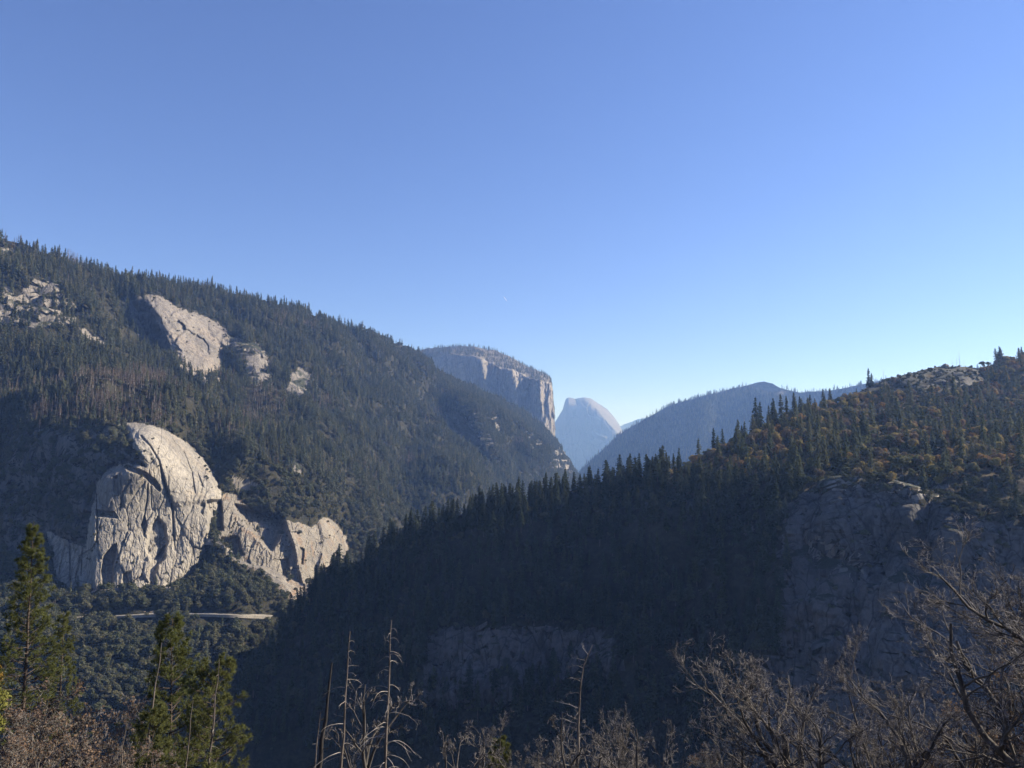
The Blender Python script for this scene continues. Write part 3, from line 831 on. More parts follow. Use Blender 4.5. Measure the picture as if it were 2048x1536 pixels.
def tubes(P, Rr, sides=3):
    """P (n,k,3) polylines, Rr (n,k) radii -> verts, quads"""
    n, k, _ = P.shape
    T = np.gradient(P, axis=1); T /= np.linalg.norm(T, axis=-1, keepdims=True) + 1e-9
    ref = np.where(np.abs(T[:, :1, 2:3]) > 0.9, np.array([1.0, 0, 0]), np.array([0, 0, 1.0]))
    A = np.cross(T, np.broadcast_to(ref, T.shape)); A /= np.linalg.norm(A, axis=-1, keepdims=True) + 1e-9
    B = np.cross(T, A)
    an = np.arange(sides) * 2 * math.pi / sides
    V = P[:, :, None] + Rr[:, :, None, None] * (A[:, :, None] * np.cos(an)[:, None] + B[:, :, None] * np.sin(an)[:, None])
    i = np.arange(n * k * sides).reshape(n, k, sides)
    j = np.roll(i, -1, 2)
    q = np.stack([i[:, :-1], j[:, :-1], j[:, 1:], i[:, 1:]], -1).reshape(-1, 4)
    return V.reshape(-1, 3), q

def join(parts):
    V, Q, o = [], [], 0
    for v, q in parts:
        V.append(v); Q.append(q + o); o += len(v)
    return np.concatenate(V), np.concatenate(Q)

def grow(P, Rr, per, t0, t1, ang, ln, k, rng, up=0.0, curl=0.25, rfac=0.6, rend=0.25, gravity=0.0):
    """side shoots on polylines; per = shoots per parent, ln = (lo, hi) as a share of the parent's length"""
    n, kk, _ = P.shape
    plen = np.linalg.norm(np.diff(P, axis=1), axis=-1).sum(1)
    idx = np.repeat(np.arange(n), per)
    t = rng.uniform(t0, t1, len(idx)) ** 0.85 * (kk - 1)
    i0 = np.minimum(t.astype(int), kk - 2); f = (t - i0)[:, None]
    st = P[idx, i0] * (1 - f) + P[idx, i0 + 1] * f
    tan = P[idx, i0 + 1] - P[idx, i0]; tan /= np.linalg.norm(tan, axis=1, keepdims=True) + 1e-9
    side = np.cross(tan, rng.normal(size=(len(idx), 3))); side /= np.linalg.norm(side, axis=1, keepdims=True) + 1e-9
    a = rng.uniform(ang[0], ang[1], (len(idx), 1))
    d = tan * np.cos(a) + side * np.sin(a) + np.array([0, 0, up])
    d /= np.linalg.norm(d, axis=1, keepdims=True)
    L_ = plen[idx] * rng.uniform(ln[0], ln[1], len(idx)) * (1.15 - 0.5 * t / (kk - 1))
    step = (L_ / (k - 1))[:, None]
    pts = [st]
    for s in range(k - 1):
        pts.append(pts[-1] + d * step)
        d = d + curl * rng.normal(size=d.shape) + np.array([0, 0, up * 0.3 - gravity * (s + 1) / k])
        d /= np.linalg.norm(d, axis=1, keepdims=True)
    C = np.stack(pts, 1)
    r0 = (Rr[idx, i0] * rfac * rng.uniform(0.7, 1.1, len(idx)))[:, None]
    return C, r0 * np.linspace(1, rend, k)[None]

def cone_trunk(H, r, rng, k=7, lean=0.01, sides=6, r_top=0.08):
    z = np.linspace(0, 1, k)
    P = np.stack([np.cumsum(rng.normal(size=k)) * lean * H * 0.3 * z, np.cumsum(rng.normal(size=k)) * lean * H * 0.3 * z, z * H], -1)[None]
    return P, (r * (1 - (1 - r_top) * z ** 0.9))[None]

def conifer_mesh(seed, H=30.0, R=4.2, whorls=24, br=7, cl=3, size=0.95, bare=0.12, thin=0.0, fat=1.3):
    rng = np.random.default_rng(seed)
    P, r = cone_trunk(H, 0.016 * H, rng)
    tv, tq = tubes(P, r, 5)
    C, Nn, S = [], [], []
    lop = rng.uniform(0, 6.28)
    for w in range(whorls):
        z = bare + (1 - bare) * (w + rng.uniform(-0.4, 0.4)) / whorls
        z = min(max(z, bare), 0.985)
        u = (z - bare) / (1 - bare)
        rr = R * fat * (1 - u) ** 0.7 * min(1, 0.55 + u * 3) * rng.uniform(0.7, 1.12) + 0.25
        for b in range(br):
            if rng.random() < thin: continue
            a = rng.uniform(0, 6.283)
            rb = rr * rng.uniform(0.6, 1.15) * (1 + 0.18 * math.cos(a - lop))
            for c in range(cl):
                q = (c + rng.uniform(0.3, 1.0)) / cl
                C.append((math.cos(a) * rb * q, math.sin(a) * rb * q, z * H - rb * q * 0.30 + rng.normal() * 0.25))
                Nn.append((math.cos(a) * 0.75, math.sin(a) * 0.75, 0.65)); S.append(size * (0.55 + 0.6 * (1 - u)) )
    C.append((0, 0, H)); Nn.append((0, 1, 0)); S.append(size * 0.5)
    cv, cq = kites(np.array(C), np.array(Nn), np.array(S), rng, 0.45, 0.62)
    return fast_mesh('conifer_trunk', tv, tq), fast_mesh('conifer_crown', cv, cq, False)

def oak_mesh(seed, H=10.0, W=5.0, lobes=9, per=70, size=0.75, trunk=0.25, squat=0.75):
    rng = np.random.default_rng(seed)
    P, r = cone_trunk(H * 0.6, 0.03 * H, rng, 6, 0.05)
    L1, r1 = grow(P, r, 6, 0.4, 0.95, (0.4, 0.9), (0.45, 0.7), 5, rng, 0.25)
    tv, tq = join([tubes(P, r, 5), tubes(L1, r1, 4)])
    C, Nn = [], []
    for l in range(lobes):
        a = rng.uniform(0, 6.283); rad = W * 0.55 * math.sqrt(rng.random()); hz_ = H * rng.uniform(trunk + 0.1, 0.8)
        lr = W * rng.uniform(0.28, 0.5)
        d = rng.normal(size=(per, 3)); d[:, 2] = np.where(d[:, 2] < -0.8, -d[:, 2], d[:, 2]) + 0.15; d /= np.linalg.norm(d, axis=1, keepdims=True)
        rr = lr * rng.uniform(0.72, 1.08, (per, 1))
        C.append(np.array([math.cos(a) * rad, math.sin(a) * rad, min(hz_, H - lr * squat)]) + d * rr * np.array([1, 1, squat])); Nn.append(d)
    cv, cq = kites(np.concatenate(C), np.concatenate(Nn), np.full(lobes * per, size), rng, 0.5, 0.75)
    return fast_mesh('oak_trunk', tv, tq), fast_mesh('oak_crown', cv, cq, False)

def snag_mesh(seed, H=24.0, n=26):
    rng = np.random.default_rng(seed)
    P, r = cone_trunk(H, 0.014 * H, rng, 7, 0.012)
    B, rb = grow(P, r, n, 0.3, 0.97, (1.1, 1.6), (0.05, 0.13), 4, rng, 0.0, 0.15, 0.35, 0.3, 0.2)
    return fast_mesh('snag_trunk', *tubes(P, r, 5)), fast_mesh('snag_branches', *tubes(B, rb, 3))

class Kind:
    """a kind of tree with several variants, each a trunk mesh and a crown mesh"""
    def __init__(s, meshes, mt, mc, crown='crown'):
        s.v = []; s.crown = crown
        for tr, cr in meshes:
            tr.materials.append(mt); cr.materials.append(mc); s.v.append((tr, cr))
        s.proto = [None] * len(s.v)
    def thing(s, name, k, loc, sc, rz, label, cat, group=None, wide=1.0):
        e = empty(name, loc, rz, 1.0); e.scale = (sc * wide, sc * wide, sc)
        tr = bpy.data.objects.new('trunk', s.v[k][0]); cr = bpy.data.objects.new(s.crown, s.v[k][1])
        for o in (tr, cr):
            COL.objects.link(o); o.parent = e
        if s.proto[k] is None: s.proto[k] = (tr, cr)
        tag(e, label, cat, group)
        return e

def scatter_stuff(name, kind, pts, scl, label, seed, cat=None, wide=(0.85, 1.25)):
    """a wood too far or too dense to count: one object, copies of the kind's trees on its points"""
    r = np.random.default_rng(seed)
    n = len(pts)
    me = bpy.data.meshes.new(name)
    me.vertices.add(n); me.vertices.foreach_set('co', np.ascontiguousarray(pts, np.float32).ravel())
    S = np.stack([scl * r.uniform(*wide, n), scl * r.uniform(*wide, n), scl], -1).astype(np.float32)
    a = me.attributes.new('scl', 'FLOAT_VECTOR', 'POINT'); a.data.foreach_set('vector', S.ravel())
    Rv = np.stack([r.normal(0, 0.03, n), r.normal(0, 0.03, n), r.uniform(0, 6.283, n)], -1).astype(np.float32)
    a = me.attributes.new('rot', 'FLOAT_VECTOR', 'POINT'); a.data.foreach_set('vector', Rv.ravel())
    a = me.attributes.new('pick', 'INT', 'POINT'); a.data.foreach_set('value', r.integers(0, len(kind.v), n).astype(np.int32))
    o = obj(name, me)
    ng = bpy.data.node_groups.new(name, 'GeometryNodeTree')
    ng.interface.new_socket('Geometry', in_out='INPUT', socket_type='NodeSocketGeometry')
    ng.interface.new_socket('Geometry', in_out='OUTPUT', socket_type='NodeSocketGeometry')
    gi = ng.nodes.new('NodeGroupInput'); go = ng.nodes.new('NodeGroupOutput')
    jn = ng.nodes.new('GeometryNodeJoinGeometry')
    for tr, cr in kind.proto:
        j2 = ng.nodes.new('GeometryNodeJoinGeometry')
        for p in (tr, cr):
            oi = ng.nodes.new('GeometryNodeObjectInfo'); oi.inputs['Object'].default_value = p; oi.transform_space = 'ORIGINAL'
            ng.links.new(oi.outputs['Geometry'], j2.inputs[0])
        g2 = ng.nodes.new('GeometryNodeGeometryToInstance')
        ng.links.new(j2.outputs[0], g2.inputs[0]); ng.links.new(g2.outputs[0], jn.inputs[0])
    ip = ng.nodes.new('GeometryNodeInstanceOnPoints')
    ng.links.new(gi.outputs[0], ip.inputs['Points']); ng.links.new(jn.outputs[0], ip.inputs['Instance'])
    ip.inputs['Pick Instance'].default_value = True
    for nm, typ, sock in (('scl', 'FLOAT_VECTOR', 'Scale'), ('pick', 'INT', 'Instance Index'), ('rot', 'FLOAT_VECTOR', 'Rotation')):
        na = ng.nodes.new('GeometryNodeInputNamedAttribute'); na.data_type = typ; na.inputs['Name'].default_value = nm
        src = na.outputs['Attribute']
        ng.links.new(src, ip.inputs[sock])
    ng.links.new(ip.outputs[0], go.inputs[0])
    md = o.modifiers.new('trees', 'NODES'); md.node_group = ng
    tag(o, label, kind='stuff')
    return o

K_con = Kind([conifer_mesh(s, 30, Rr_, w, 8, 3, 1.1, b, 0.0, 1.6) for s, Rr_, w, b in ((1, 4.4, 26, 0.08), (2, 3.6, 26, 0.15), (3, 5.0, 24, 0.2), (4, 4.0, 28, 0.05), (5, 3.2, 24, 0.25))], M['far_bark'], M['conifer'])
M['far_conifer'] = foliage('mountain_needles', [(0.060, 0.075, 0.050), (0.105, 0.115, 0.070), (0.080, 0.095, 0.068), (0.140, 0.138, 0.085)], 0.42, 0.35, 0.4)
M['lit_conifer'] = foliage('lit_conifer_needles', [(0.070, 0.084, 0.050), (0.092, 0.102, 0.058), (0.080, 0.092, 0.062), (0.115, 0.115, 0.066)], 0.42, 0.35, 0.4)  # lighter version of the conifer needles, the hill's sunlight put into the colour
K_lit_con = Kind([conifer_mesh(s, 30, Rr_, w, 8, 3, 1.1, b, 0.0, 1.6) for s, Rr_, w, b in ((71, 4.6, 25, 0.1), (72, 3.8, 26, 0.15), (73, 5.2, 23, 0.2), (74, 4.2, 27, 0.08), (75, 3.5, 24, 0.25))], M['far_bark'], M['lit_conifer'])
K_far = Kind([conifer_mesh(s, 30, Rr_, 13, 6, 2, 1.75, b) for s, Rr_, b in ((11, 4.2, 0.08), (12, 3.6, 0.15), (13, 4.8, 0.12), (14, 3.4, 0.2))], M['far_bark'], M['far_conifer'])
K_dead = Kind([conifer_mesh(s, 27, 2.6, 12, 5, 2, 1.0, 0.25, 0.35) for s in (21, 22, 23)], M['grey_wood'], M['dead_needles'])
K_oak = Kind([oak_mesh(s, 10, 5, 10, 80, 0.62) for s in (31, 32, 33, 34)], M['oak_bark'], M['live_oak'])
K_col = {c: Kind([oak_mesh(s, 11, 4.6, 11, 75, 0.6, 0.25, 0.9) for s in (41 + 7 * j, 42 + 7 * j, 43 + 7 * j)], M['oak_bark'], M[c]) for j, c in enumerate(('orange', 'yellow', 'olive', 'russet'))}
K_bush = Kind([oak_mesh(s, 3.2, 2.6, 6, 40, 0.5, 0.05, 0.7) for s in (51, 52, 53)], M['oak_bark'], M['live_oak'])
K_snag = Kind([snag_mesh(s) for s in (61, 62, 63)], M['grey_wood'], M['grey_wood'], 'branches')

# ------------------------------------------------------------------ trees of the right-hand hill
rng = np.random.default_rng(99)
skyRy = np.interp(R.px, *zip(*skyR))
bare_edge = poly_sd(R.px, R.py, [(1690,790),(1765,750),(1850,725),(1960,735),(1965,760),(1930,772),(1850,776),(1780,778)]) < 0
lit = (R.px > 1330) & (R.py < 965)
clump = fbm(np.stack([R.P[..., 0] / 60, R.P[..., 1] / 60, R.P[..., 0] * 0], -1), 3, 71)
okR = (rockR == 0)
mC = okR & ~bare_edge & (R.py < 1500) & (R.px > 470)
shelf = poly_sd(R.px, R.py, RP['shelf']) < 0
near_lip = (R.py > 955) & (R.px > 1600) & (R.py < 1060)
wC = np.where(lit, np.clip(0.19 + 1.0 * clump, 0.03, 0.7), np.where((R.gy - np.interp(R.gx, *zip(*skyR)) < 70), 1.9, 1.0)) * np.where(shelf | near_lip, 0.08, 1.0) * mC
pc, cx, cy = R.scatter(1 / 85.0, wC, 1)
wO = np.where(lit, np.clip(0.85 - 1.0 * clump, 0.2, 1.3), 0.28) * np.where(shelf, 0.35, 1.0) * (okR & (R.py < 1500) & (R.px > 470)) * np.where(bare_edge, 0.12, 1.0)
po, ox, oy = R.scatter(1 / 95.0, wO, 2)
wB = np.where(rockR == 0, np.where(lit | shelf | near_lip, 1.0, 0.25), 0.10) * np.where(rockR == 5, 11.0, 1.0) * (R.py < 1500) * np.where(bare_edge, 0.7, 1.0)
pb, bx_, by_ = R.scatter(1 / 60.0, wB, 3)
sc_c = np.clip(rng.normal(0.72, 0.2, len(pc)), 0.3, 1.15)
low = cy - np.interp(cx, *zip(*skyR))
sc_c = sc_c * np.where((cx > 1600) & (cx < 1975) & (cy < 800), 0.62, 1.0)
sc_o = np.clip(rng.normal(0.92, 0.24, len(po)), 0.4, 1.5)
sc_b = np.clip(rng.normal(0.8, 0.3, len(pb)), 0.3, 1.6)
def largest(p, s, px, py, n, cond):
    _, sy = project(p)
    size = s / p[:, 1] * cond
    k = np.argsort(-size)[:n]
    m = np.zeros(len(p), bool); m[k] = True
    return m & (size > 0)
def zone(px, py):
    d = py - np.interp(px, *zip(*skyR))
    if px < 1000: return 'low'
    if px < 1400: return 'crest'
    if d < 30: return 'sky'
    if px < 1620: return 'shoulder'
    if py < 860: return 'upper'
    return 'lower'
MARK = [((1560, 900), 'below the cluster of tall pointed conifers'), ((1660, 850), 'below the low end of the bare skyline slab'), ((1700, 925), 'just above the lip of the shaded cliff'),
        ((1780, 810), 'below the middle of the bare skyline slab'), ((1880, 800), 'below the bare rock knob'), ((1880, 880), 'on the open mid slope below the knob'), ((1860, 945), 'behind the sunlit rock ledges'),
        ((2010, 780), 'near the right edge just under the skyline'), ((2000, 860), 'near the right edge half way up the hill'), ((1990, 940), 'near the right edge above the dry grassy shelf'),
        ((1450, 930), 'on the spur shoulder left of the tall pointed conifers'), ((1520, 950), 'at the shadow line under the tall pointed conifers'), ((1760, 870), 'in the middle of the hillside'), ((1620, 905), 'on the lower left of the hillside'),
        ((1380, 945), 'where the spur crest begins to climb to the hill'), ((1290, 960), 'among the burnt snags on the spur crest'), ((1180, 985), 'on the spur crest below the notch in the skyline'),
        ((1060, 1010), 'on the middle of the shaded spur crest'), ((940, 1035), 'on the falling left part of the spur crest'), ((820, 1080), 'low on the spur crest towards its left end'), ((720, 1130), 'at the left tip of the shaded spur')]
def where(px, py):
    return MARK[int(np.argmin([(px - a[0]) ** 2 + (1.6 * (py - a[1])) ** 2 for a, _ in MARK]))][1]
def size_word(s, lo, hi):
    return 'small' if s < lo else ('tall' if s > hi else 'medium')
vis_c = ((low < 55) | ((cx > 1330) & (cy < 960))) & (cx < 2075) & (cx > 640)
pick = largest(pc, sc_c, cx, cy, 270, vis_c)
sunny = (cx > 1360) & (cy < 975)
for k in np.nonzero(pick)[0]:
    wd = rng.uniform(0.85, 1.25)
    lab = '%s %s dark conifer %s' % (size_word(sc_c[k], 0.75, 0.95), 'slender' if wd < 1.0 else 'broad', where(cx[k], cy[k]))
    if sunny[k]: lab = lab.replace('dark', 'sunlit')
    (K_lit_con if sunny[k] else K_con).thing('conifer_tree', int(rng.integers(0, 5)), pc[k] - [0, 0, 0.4], sc_c[k], rng.uniform(0, 6.28), lab, 'conifer', 'conifers ' + where(cx[k], cy[k]), wd)
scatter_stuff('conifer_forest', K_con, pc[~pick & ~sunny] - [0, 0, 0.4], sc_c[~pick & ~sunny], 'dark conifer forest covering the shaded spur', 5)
scatter_stuff('hill_conifers', K_lit_con, pc[~pick & sunny] - [0, 0, 0.4], sc_c[~pick & sunny], 'smaller conifers filling the sunlit right-hand hill', 51)
lo_o = oy - np.interp(ox, *zip(*skyR))
in_lit = ((ox > 1330) & (oy < 965)) | ((lo_o < 14) & (ox > 1200))
vis_o = in_lit & (ox < 2075)
pick = largest(po, sc_o, ox, oy, 280, vis_o)
patch = fbm(np.stack([po[:, 0] / 45, po[:, 1] / 45, po[:, 0] * 0], -1), 2, 93) + rng.normal(0, 0.16, len(po))
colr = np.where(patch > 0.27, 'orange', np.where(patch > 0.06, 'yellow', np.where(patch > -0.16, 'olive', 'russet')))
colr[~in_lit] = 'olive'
ADJ = dict(orange='orange autumn oak', yellow='yellow autumn oak', olive='olive green oak', russet='dull russet oak')
for k in np.nonzero(pick)[0]:
    lab = '%s %s %s' % (size_word(sc_o[k], 0.95, 1.2), ADJ[colr[k]], where(ox[k], oy[k]))
    K_col[colr[k]].thing('oak_tree', int(rng.integers(0, 3)), po[k] - [0, 0, 0.3], sc_o[k], rng.uniform(0, 6.28), lab, 'oak', 'oaks ' + where(ox[k], oy[k]), rng.uniform(0.9, 1.25))
pick_hill, lit_hill, po_hill, sc_hill, col_hill = pick, in_lit, po, sc_o, colr
for j, (bxp, byp) in enumerate(((1768, 764), (1700, 798), (1905, 738))):
    k = np.argmin((R.px - bxp) ** 2 + (R.py - byp) ** 2); p = R.P.reshape(-1, 3)[k]
    K_bush.thing('shrub', j, p - [0, 0, 0.2], 1.3, j, ('lone round shrub on the bare skyline slab', 'lone round shrub low on the bare skyline slab', 'dark shrub on the bare knob by the skyline boulder')[j], 'shrub')
scatter_stuff('brush', K_bush, pb - [0, 0, 0.2], sc_b, 'low brush between the trees of the right-hand hill', 7)

def on(sheet, px, py):
    k = np.argmin((sheet.px - px) ** 2 + (sheet.py - py) ** 2)
    return sheet.P.reshape(-1, 3)[k]
# burnt snags standing on the crest
snags = [(1236,960,0.95,'crest'),(1258,956,1.15,'crest'),(1272,954,0.8,'crest'),(1296,950,1.2,'crest'),(1312,948,1.0,'crest'),(1326,944,0.85,'crest'),(1208,968,0.7,'crest'),(1372,930,0.8,'crest'),(1490,880,1.2,'shoulder'),(1516,868,1.5,'shoulder'),
         (1650,815,0.5,'sky'),(1664,808,0.55,'sky'),(1674,804,0.45,'sky'),(1906,736,0.75,'sky'),(1914,736,0.9,'sky'),(1920,736,1.25,'sky'),(1930,738,0.7,'sky'),(1768,762,0.9,'sky')]
SL = dict(crest='bare burnt snag on the crest of the shaded spur', shoulder='tall thin snag above the conifers where the spur meets the hill', sky='thin bare snag on the skyline of the right-hand hill')
for j, (x, y, s, z) in enumerate(snags):
    K_snag.thing('dead_tree', j % 3, on(R, x, y) - [0, 0, 0.5], s, j * 1.3, SL[z], 'dead tree', 'snags: ' + z)
# tall conifers that stand out on the shoulder and skyline
for j, (x, y, s) in enumerate([(1512,868,1.5),(1520,868,1.3),(1548,856,1.25),(1562,852,1.35),(1575,848,1.2),(1590,842,1.25),(1600,838,1.0),(1622,832,0.95),(1538,860,1.0),(1428,908,1.0),(1446,900,0.85),(1738,778,1.1),(1745,776,0.8)]):
    K_con.thing('conifer_tree', j % 5, on(R, x, y) - [0, 0, 0.5], s, j * 2.1, 'tall pointed conifer in the cluster breaking the shoulder skyline' if x < 1630 else 'spreading pine alone on the bare slab skyline', 'conifer', 'tall shoulder conifers' if x < 1630 else 'pair of slab pines', 0.85)
def boulder(name, loc, r, seed, label, mat, sq=(1, 0.9, 0.8)):
    rg = np.random.default_rng(seed)
    u, v = np.meshgrid(np.linspace(0, 2 * math.pi, 22), np.linspace(0.0, math.pi, 13))
    d = np.stack([np.cos(u) * np.sin(v), np.sin(u) * np.sin(v), np.cos(v)], -1)
    P = d * (r * (1 + 0.5 * fbm(d * 1.4 + seed, 4, seed)))[..., None] * np.array(sq)
    i = np.arange(P.shape[0] * P.shape[1]).reshape(P.shape[:2])
    q = np.stack([i[:-1, :-1], i[1:, :-1], i[1:, 1:], i[:-1, 1:]], -1).reshape(-1, 4)
    o = obj(name, fast_mesh(name, P.reshape(-1, 3), q), mat); o.location = loc
    return tag(o, label, 'boulder')
boulder('boulder', on(R, 1892, 736) + np.array([0, 0, 2.5]), 5.0, 3, 'large round boulder balanced on the knob of the right-hand skyline', M['outcrop'])
boulder('boulder', on(R, 1797, 752) + np.array([0, 0, 1.2]), 2.8, 5, 'dark round boulder on the bare skyline slab left of the knob', M['outcrop'])
boulder('boulder', on(R, 1880, 748) + np.array([0, 0, 0.8]), 3.6, 6, 'low grey boulder just below the large skyline boulder', M['outcrop'], (1.2, 1, 0.6))

# ------------------------------------------------------------------ woods of the left mountainside
okL = (rockL == 0)
line_oak = np.interp(L.px, [-260, 150, 300, 450, 560, 700, 800, 900, 960, 1200], [840, 840, 845, 900, 930, 960, 985, 1005, 1020, 1010])
nz = fbm(np.stack([L.P[..., 0] / 150, L.P[..., 1] / 150, L.P[..., 2] / 150], -1), 3, 81)
nzs = fbm(np.stack([L.P[..., 0] / 45, L.P[..., 1] / 45, L.P[..., 2] / 45], -1), 3, 82)
oakness = smooth(-45, 45, L.py - line_oak + 70 * nz)
Bside = smooth(-10, 10, line_d(L.px, L.py, [(700,640),(800,740),(850,820),(890,880),(940,945),(965,1000)]))
oakness = np.clip(oakness + 0.45 * Bside, 0, 1)
rocky = poly_sd(L.px, L.py, [(-60,540),(110,540),(250,600),(320,720),(250,740),(150,650),(-60,650)]) < 0
vis = (L.py < 1590)
thin = np.clip(0.85 + 1.7 * nzs, 0.2, 1.5) * np.where(rocky, 0.45, 1.0)
wc = okL * vis * (1 - 0.93 * oakness) * thin
pc, cx, cy = L.scatter(1 / 46.0, wc, 11)
wo_ = okL * vis * (0.10 + 0.9 * oakness) * np.clip(0.85 + 1.0 * nzs, 0.25, 1.3)
po, ox, oy = L.scatter(1 / 30.0, wo_, 12)
road_band = [(150,1228),(230,1226),(300,1222),(420,1221),(545,1228),(545,1242),(470,1236),(420,1233),(300,1231),(220,1237),(150,1238)]
keep = (poly_sd(ox, oy, road_band) > 0) & ~((oy > 1226) & (oy < 1249 + 4 * np.sin(ox / 7)) & (((ox > 205) & (ox < 292)) | ((ox > 392) & (ox < 556))))
po, ox, oy = po[keep], ox[keep], oy[keep]
# a few oaks cling to the ledges of the cliffs
pl, lx, ly = L.scatter(1 / 60.0, (rockL > 0) * (fbm(np.stack([L.px / 13, L.py / 9, L.px * 0 + 7], -1), 3, 30) > 0.34) * (L.py < 1450), 13)
s_c = np.clip(rng.normal(0.78, 0.26, len(pc)), 0.25, 1.35) * np.where(cy < 700, 0.95, 0.85)
deadz = fbm(np.stack([pc[:, 0] / 120, pc[:, 1] / 120, pc[:, 2] / 120], -1), 2, 90) + 0.35 * ((cy > 740) & (cy < 880) & (cx < 560)) + rng.normal(0, 0.12, len(pc))
dead = deadz > 0.42
s_o = np.clip(rng.normal(1.0, 0.28, len(po)), 0.4, 1.7)
for j in range(4):
    k = np.argmin((cx - (620, 700, 480, 560)[j]) ** 2 + (cy - (622, 655, 600, 615)[j]) ** 2)
    K_far.thing('conifer_tree', j, pc[k] - [0, 0, 0.5], 1.2, j, 'taller conifer on the skyline of the left mountainside', 'conifer', 'taller skyline conifers of the left mountain')
for j in range(3):
    k = np.argmin((cx - (145, 172, 98)[j]) ** 2 + (cy - (815, 818, 820)[j]) ** 2)
    K_dead.thing('dead_tree', j, pc[k] - [0, 0, 0.5], 1.1, j, 'pale dead conifer on the shoulder above the shaded cliff', 'dead tree', 'dead conifers on the shoulder')
for j in range(4):
    p = on(L, (262, 372, 168, 455)[j], (1212, 1210, 1215, 1205)[j])
    K_oak.thing('oak_tree', j, p - [0, 0, 0.3], 1.35, j, 'large rounded live oak beside the road below the sunlit cliff', 'oak', 'live oaks above the road')
scatter_stuff('mountain_conifers', K_far, pc[~dead] - [0, 0, 0.5], s_c[~dead], 'conifer forest covering the left mountainside', 21)
scatter_stuff('dead_conifers', K_dead, pc[dead] - [0, 0, 0.5], s_c[dead], 'grey-brown dead conifers in the mountainside forest', 22)
scatter_stuff('oak_scrub', K_oak, np.concatenate([po, pl]) - [0, 0, 0.3], np.concatenate([s_o, rng.uniform(0.25, 0.6, len(pl))]), 'live oak scrub on the lower left slopes and ledges', 23)
rest = ~pick_hill
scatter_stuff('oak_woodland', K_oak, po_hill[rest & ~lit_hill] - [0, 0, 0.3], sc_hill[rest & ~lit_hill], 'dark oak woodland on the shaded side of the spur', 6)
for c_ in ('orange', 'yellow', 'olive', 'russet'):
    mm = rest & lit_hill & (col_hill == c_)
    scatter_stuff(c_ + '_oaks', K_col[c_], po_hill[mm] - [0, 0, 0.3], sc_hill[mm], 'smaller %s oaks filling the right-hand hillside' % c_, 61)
# distant woods
m = np.ones(FR.px.shape) * (FR.py < 1000) * ~bald
pf, fx, fy = FR.scatter(1 / 170.0, m, 31)
scatter_stuff('distant_conifers', K_far, pf, np.clip(rng.normal(1.0, 0.28, len(pf)), 0.3, 1.6), 'tiny conifers along the hazy forested mountain', 32)
pe, ex, ey = E.scatter(1 / 420.0, capE * 1.0, 33)
scatter_stuff('plateau_conifers', K_far, pe, np.clip(rng.normal(0.7, 0.25, len(pe)), 0.2, 1.2), 'scattered small conifers on the distant plateau', 34)
print('COUNTS', len(pc), len(po), len(pf), len(pe), len(pb))

# ------------------------------------------------------------------ road with its retaining wall below the sunlit cliff
rx = np.linspace(150, 546, 60)
ry = np.interp(rx, [150, 230, 300, 420, 556], [1236, 1233, 1229, 1228, 1233])
rp = np.array([on(L, a, b) for a, b in zip(rx, ry)])
for it in range(6):
    rp[1:-1] = 0.25 * rp[:-2] + 0.5 * rp[1:-1] + 0.25 * rp[2:]
rz = np.array([unproject(a, b, p[1])[2] for a, b, p in zip(rx, ry, rp)])
rp[:, 2] = rz
row = lambda dy, dz: rp + np.array([0, dy, dz])
def strip(rows):
    A = np.stack(rows); n = A.shape[1]
    i = np.arange(A.shape[0] * n).reshape(A.shape[0], n)
    q = np.stack([i[:-1, :-1], i[:-1, 1:], i[1:, 1:], i[1:, :-1]], -1).reshape(-1, 4)
    return A.reshape(-1, 3), q
tag(obj('road', fast_mesh('road', *strip([row(-8.2, 1.0), row(1, 1.1), row(4, 1.4)]), False), M['road']), 'pale mountain road cut across the oak slope', kind='structure')
M['masonry'] = granite('pale_masonry', (0.20, 0.187, 0.167), (0.32, 0.295, 0.255), (0.12, 0.112, 0.10), 6.0, 0.3)
wob = 0.35 * fbm(np.stack([rx / 6, rx * 0, rx * 0], -1), 3, 4)
wall_rows = [row(-8.6, 1.7), row(-8.6, 1.7), row(-9.6, 1.7), row(-9.9, -1.6), row(-8.6, -1.6)]
for w in wall_rows[1:3]: w[:, 2] += wob
wo2 = obj('retaining_wall', fast_mesh('retaining_wall', *strip(wall_rows[1:]), False), M['masonry'])
tag(wo2, 'long pale stone retaining wall holding the road below the sunlit cliff', 'wall')
M['cutbank'] = soil('tan_cutbank', (0.16, 0.12, 0.08), (0.27, 0.20, 0.13), (0.34, 0.27, 0.19), 4.0)
bank = [row(4, 1.3), row(6.5, 2.6), row(10, 3.2)]
nb = 2.2 * fbm(np.stack([rx / 9, rx * 0 + 5, rx * 0], -1), 3, 8)
for w in bank[1:]: w[:, 2] += nb
tag(obj('road_bank', fast_mesh('road_bank', *strip(bank), False), M['cutbank']), 'tan earth bank above the road', kind='structure')

